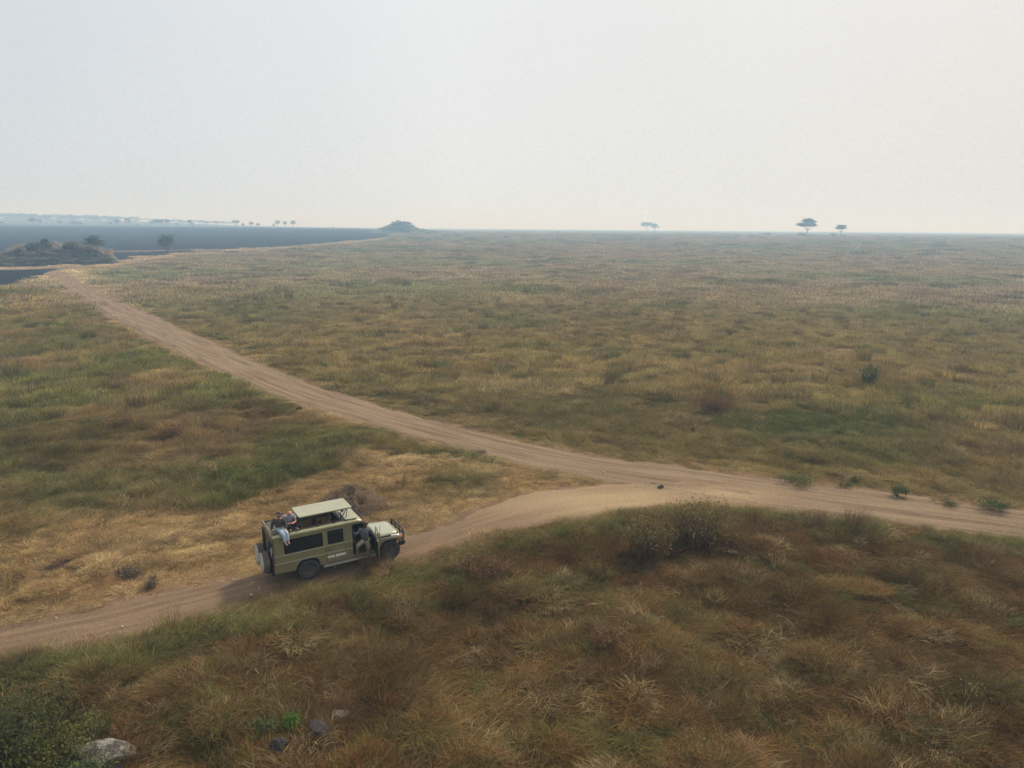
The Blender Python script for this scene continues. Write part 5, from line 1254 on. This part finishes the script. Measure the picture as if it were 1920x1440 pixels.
bm = bmesh.new(); tube(bm, [(2.08, .62, 1.98), (2.32, .60, 1.94), (2.38, .52, 1.93), (2.38, -.50, 1.93), (2.33, -.58, 1.94), (2.10, -.60, 1.98)], .024, 8); obj('roof_bar', bm, MAT['black'], car)

# ------------------------------------------------------------------ people
MAT['skin_light'] = mat('skin_light', (.42, .22, .15), .6); MAT['skin_dark'] = mat('skin_dark', (.055, .030, .022), .5)
def skin_mesh(name, V, Ed, Rr, mt, parent, root=0, sub=2):
    me = bpy.data.meshes.new(name); me.from_pydata([tuple(v) for v in V], Ed, []); o = bpy.data.objects.new(name, me); COL.objects.link(o)
    sk = o.modifiers.new('skin', 'SKIN'); sk.use_smooth_shade = True
    ly = me.skin_vertices[0].data
    for k, r in enumerate(Rr): ly[k].radius = (r, r) if not isinstance(r, tuple) else r; ly[k].use_root = (k == root)
    s = o.modifiers.new('sub', 'SUBSURF'); s.levels = sub; s.render_levels = sub
    dg = bpy.context.evaluated_depsgraph_get(); m2 = bpy.data.meshes.new_from_object(o.evaluated_get(dg)); bpy.data.objects.remove(o); bpy.data.meshes.remove(me)
    return link(name, m2, mt, parent, smooth=True)
def limb_pts(J): return J
def person(label, P, mats, hair, parent_loc, rz, glasses=False, shoes=None, sleeve='long'):
    """P: joints in vehicle space. Body is one skinned surface, clothes are children following it."""
    root = empty('person', parent_loc, rz); tag(root, label, 'person')
    V = []; E_ = []; R_ = []; idx = {}
    def add(k, p, r, prev=None):
        idx[k] = len(V); V.append(Vector(p)); R_.append(r)
        if prev is not None: E_.append((idx[prev], idx[k]))
    p = {k: Vector(v) for k, v in P.items()}
    fw = p['face'].normalized()                  # direction the face looks
    add('pelvis', p['pelvis'], .115); add('waist', p['pelvis'].lerp(p['chest'], .45), .110, 'pelvis'); add('chest', p['chest'], .130, 'waist')
    nb = p['neck']; add('neck', nb, .055, 'chest'); hd = p['head']; add('jaw', nb.lerp(hd, .60) + fw * .022, .066, 'neck'); add('skull', hd, .088, 'jaw'); add('crown', hd + (hd - nb).normalized() * .07, .062, 'skull')
    up = (hd - nb).normalized(); sdv = up.cross(fw).normalized(); eye = hd - up * .012
    add('nose', hd + fw * .105 - up * .03, .016, 'skull'); add('ear_a', hd + sdv * .092 - up * .02, .018, 'skull'); add('ear_b', hd - sdv * .092 - up * .02, .018, 'skull')
    for s in ('L', 'R'):
        add('sh' + s, p['sh' + s], .052, 'chest'); add('el' + s, p['el' + s], .040, 'sh' + s); add('wr' + s, p['wr' + s], .027, 'el' + s)
        h = (p['ha' + s] - p['wr' + s]).normalized(); add('palm' + s, p['wr' + s] + h * .07, (.040, .020), 'wr' + s)
        lat = h.cross(Vector((.2, .3, .9))).normalized(); dn = h.cross(lat).normalized()
        for f in range(4):
            o_ = lat * (f - 1.5) * .021; L = [.070, .082, .077, .060][f]
            add('f%d1%s' % (f, s), p['wr' + s] + h * .105 + o_, .0095, 'palm' + s); add('f%d2%s' % (f, s), p['wr' + s] + h * (.105 + L * .55) + o_ + dn * .012, .009, 'f%d1%s' % (f, s)); add('f%d3%s' % (f, s), p['wr' + s] + h * (.105 + L * .85) + o_ + dn * .034, .008, 'f%d2%s' % (f, s))
        add('t1' + s, p['wr' + s] + h * .05 + lat * .042, .012, 'palm' + s); add('t2' + s, p['wr' + s] + h * .085 + lat * .062 + dn * .01, .010, 't1' + s)
        add('hip' + s, p['hip' + s], .080, 'pelvis'); add('kn' + s, p['kn' + s], .056, 'hip' + s); add('calf' + s, p['kn' + s].lerp(p['an' + s], .35), .054, 'kn' + s); add('an' + s, p['an' + s], .036, 'calf' + s)
        add('toe' + s, p['toe' + s], .034, 'an' + s)
    body = skin_mesh('body', V, E_, R_, mats['skin'], root)
    # shirt
    def sub(keys, extra, nm, mt, rt=0):
        V2 = []; R2 = []; m2 = {}
        for k, ex in keys: m2[k] = len(V2); V2.append(V[idx[k]] if k in idx else p[k]); r0 = R_[idx[k]] if k in idx else .05; R2.append((r0[0] if isinstance(r0, tuple) else r0) + ex)
        return skin_mesh(nm, V2, [(m2[a], m2[b]) for a, b in extra], R2, mt, root)
    p['shirttail'] = p['pelvis'] + (p['pelvis'] - p['chest']).normalized() * .03; idx['shirttail'] = len(V); V.append(p['shirttail']); R_.append(.128)
    p['collar'] = p['chest'].lerp(p['neck'], .75); idx['collar'] = len(V); V.append(p['collar']); R_.append(.062)
    ks = [('chest', .036), ('waist', .046), ('shirttail', .048), ('collar', .016), ('shL', .032), ('shR', .032)]
    es = [('chest', 'waist'), ('waist', 'shirttail'), ('chest', 'collar'), ('chest', 'shL'), ('chest', 'shR')]
    for s in ('L', 'R'):
        if sleeve == 'long':
            ks += [('el' + s, .026), ('wr' + s, .018)]; es += [('sh' + s, 'el' + s), ('el' + s, 'wr' + s)]
        else:
            k = 'mid' + s; idx[k] = len(V); V.append(p['sh' + s].lerp(p['el' + s], .7)); R_.append(.046); ks += [(k, .018)]; es += [('sh' + s, k)]
    sub(ks, es, 'shirt', mats['shirt'])
    ks = [('pelvis', .022)]; es = []
    for s in ('L', 'R'):
        ks += [('hip' + s, .020), ('kn' + s, .026), ('calf' + s, .024), ('an' + s, .022)]; es += [('pelvis', 'hip' + s), ('hip' + s, 'kn' + s), ('kn' + s, 'calf' + s), ('calf' + s, 'an' + s)]
    sub(ks, es, 'trousers', mats['trousers'])
    for s in ('L', 'R'):
        a, t = p['an' + s], p['toe' + s]; d = (t - a)
        skin_mesh('shoe', [a + Vector((0, 0, .02)) if abs(d.z) < .1 else a, a + d * .1 + Vector((0, 0, -.03)), a + d * .6 + Vector((0, 0, -.015)), t + d.normalized() * .04], [(0, 1), (1, 2), (2, 3)], [.044, .050, .046, .038], mats['shoe'], root)
    if hair is not None:
        bm = bmesh.new(); bmesh.ops.create_icosphere(bm, subdivisions=3, radius=1)
        Rm = Matrix((sdv, fw, up)).transposed()
        dele = []
        for v in bm.verts:
            q = v.co.copy()
            lim = .50 if q.y > .12 else (0 if q.y > -.25 else -.62)
            if q.z < lim: dele.append(v)
            v.co = hd + up * .012 + Rm @ Vector((q.x * .106, q.y * .110 - .008, q.z * .112)) * hair['s']
        bmesh.ops.delete(bm, geom=dele, context='VERTS')
        o = obj('hair', bm, hair['m'], root, smooth=True); so_ = o.modifiers.new('s', 'SOLIDIFY'); so_.thickness = .012
    bm = bmesh.new()
    for sgn in (-1, 1):
        if glasses: box(bm, eye + fw * .092 + sdv * sgn * .036, (.058, .058, .034))
        else:
            g = bmesh.ops.create_icosphere(bm, subdivisions=1, radius=.012); bmesh.ops.translate(bm, vec=eye + fw * .084 + sdv * sgn * .034, verts=g['verts'])
    if glasses: tube(bm, [eye + sdv * .10 - fw * .01, eye + fw * .085 + sdv * .06, eye + fw * .098, eye + fw * .085 - sdv * .06, eye - sdv * .10 - fw * .01], .007, 5)
    obj('sunglasses' if glasses else 'eyes', bm, MAT['black'], root)
    bm = bmesh.new(); g = bmesh.ops.create_icosphere(bm, subdivisions=2, radius=1)
    Rm = Matrix((sdv, fw, up)).transposed()
    for v in bm.verts: v.co = hd + fw * .088 - up * .062 + Rm @ Vector((v.co.x * .024, v.co.y * .010, v.co.z * .007))
    obj('mouth', bm, mats.get('lip', MAT['brownpad']), root)
    return root
cl = lambda n, c, k=25: mat(n, c, .9, noise=.22, nscale=k, bump=.01)
jeans = cl('pale_blue_jeans', (.30, .35, .43), 8); grey_shirt = cl('grey_blue_shirt', (.19, .21, .27), 8); dark_tr = cl('navy_trousers', (.015, .017, .028)); top_b = cl('brown_top', (.052, .044, .038), 10); khaki = cl('khaki_trousers', (.23, .19, .13), 8)
slate = cl('slate_shirt', (.075, .085, .10), 8); shoe_d = mat('dark_shoe', (.02, .02, .025), .7); shoe_b = mat('tan_boot', (.16, .11, .07), .8)
hair_d = mat('dark_hair', (.03, .018, .012), .6); hair_g = mat('short_hair', (.16, .09, .06), .8)
LOC = (CARX, CARY, car_z)
RT = .01
toc = Vector((-.33, -.94, -.05))                 # roughly towards the photographer, in vehicle space
person('person in brown top, pale jeans and sunglasses sitting on the roof edge',
       dict(pelvis=(-.93, -.50, 2.240), chest=(-.96, -.53, 2.530), neck=(-.955, -.545, 2.660), head=(-.935, -.57, 2.780), face=(-.25, -.95, -.08),
            shL=(-.79, -.56, 2.585), elL=(-.72, -.66, 2.370), wrL=(-.77, -.78, 2.250), haL=(-.79, -.88, 2.200),
            shR=(-1.12, -.50, 2.585), elR=(-1.19, -.42, 2.350), wrR=(-1.22, -.40, 2.175), haR=(-1.27, -.44, 2.130),
            hipL=(-.88, -.57, 2.205), knL=(-.78, -.90, 2.165), anL=(-.76, -.985, 1.810), toeL=(-.73, -1.07, 1.730),
            hipR=(-.99, -.57, 2.205), knR=(-.90, -.93, 2.120), anR=(-.86, -1.00, 1.780), toeR=(-.83, -1.10, 1.710)),
       dict(skin=MAT['skin_light'], shirt=top_b, trousers=jeans, shoe=shoe_d), dict(m=hair_d, line=.15, s=1.04, back=1.1), LOC, CARA, glasses=True)
person('bald person in grey blue shirt and navy trousers looking down at their hands',
       dict(pelvis=(-.55, -.28, 2.250), chest=(-.575, -.36, 2.530), neck=(-.545, -.40, 2.650), head=(-.515, -.47, 2.750), face=(.25, -.86, -.42),
            shL=(-.37, -.38, 2.580), elL=(-.30, -.50, 2.370), wrL=(-.40, -.66, 2.410), haL=(-.46, -.72, 2.420),
            shR=(-.75, -.38, 2.580), elR=(-.76, -.50, 2.350), wrR=(-.56, -.64, 2.370), haR=(-.46, -.68, 2.410),
            hipL=(-.47, -.33, 2.210), knL=(-.28, -.62, 2.280), anL=(-.34, -.60, 2.150), toeL=(-.30, -.74, 2.130),
            hipR=(-.63, -.33, 2.210), knR=(-.62, -.66, 2.290), anR=(-.60, -.62, 2.150), toeR=(-.58, -.76, 2.120)),
       dict(skin=MAT['skin_light'], shirt=grey_shirt, trousers=dark_tr, shoe=shoe_b), dict(m=hair_g, line=-.05, s=.96, back=.8) and None, LOC, CARA, sleeve='short')
person('person in slate shirt and khaki trousers standing by the open driver door',
       dict(pelvis=(2.24, -1.02, 1.28), chest=(2.22, -1.05, 1.59), neck=(2.24, -1.06, 1.75), head=(2.25, -1.08, 1.885), face=(-.30, -.94, -.12),
            shL=(2.40, -1.02, 1.66), elL=(2.53, -1.04, 1.46), wrL=(2.64, -1.12, 1.30), haL=(2.66, -1.20, 1.24),
            shR=(2.04, -1.04, 1.67), elR=(1.90, -1.02, 1.52), wrR=(1.83, -.86, 1.52), haR=(1.80, -.78, 1.50),
            hipL=(2.29, -1.03, 1.19), knL=(2.36, -1.06, .83), anL=(2.37, -.93, .50), toeL=(2.36, -1.06, .475),
            hipR=(2.17, -1.03, 1.19), knR=(1.90, -1.12, 1.08), anR=(1.95, -.86, .74), toeR=(1.92, -1.00, .70)),
       dict(skin=MAT['skin_dark'], shirt=slate, trousers=khaki, shoe=shoe_b), dict(m=hair_d, line=.1, s=1.0), LOC, CARA)

# ------------------------------------------------------------------ the haze: one closed box of even pale air
def build_haze():
    bm = bmesh.new(); box(bm, (0, 0, 29.0), (14600, 14600, 62.0))
    m = bpy.data.materials.new('haze_air'); m.use_nodes = True; t = m.node_tree; t.nodes.clear()
    o = N(t, 'ShaderNodeOutputMaterial'); v = N(t, 'ShaderNodeVolumePrincipled')
    v.inputs['Color'].default_value = (.44, .70, 1.0, 1); v.inputs['Absorption Color'].default_value = (1, 1, 1, 1); v.inputs['Density'].default_value = HAZE
    v.inputs['Density Attribute'].default_value = ''; v.inputs['Anisotropy'].default_value = 0.1
    t.links.new(v.outputs[0], o.inputs['Volume'])
    try: m.cycles.homogeneous_volume = True
    except Exception: pass
    h = obj('haze', bm, m); tag(h, kind='stuff')
HAZE = .00095
build_haze()
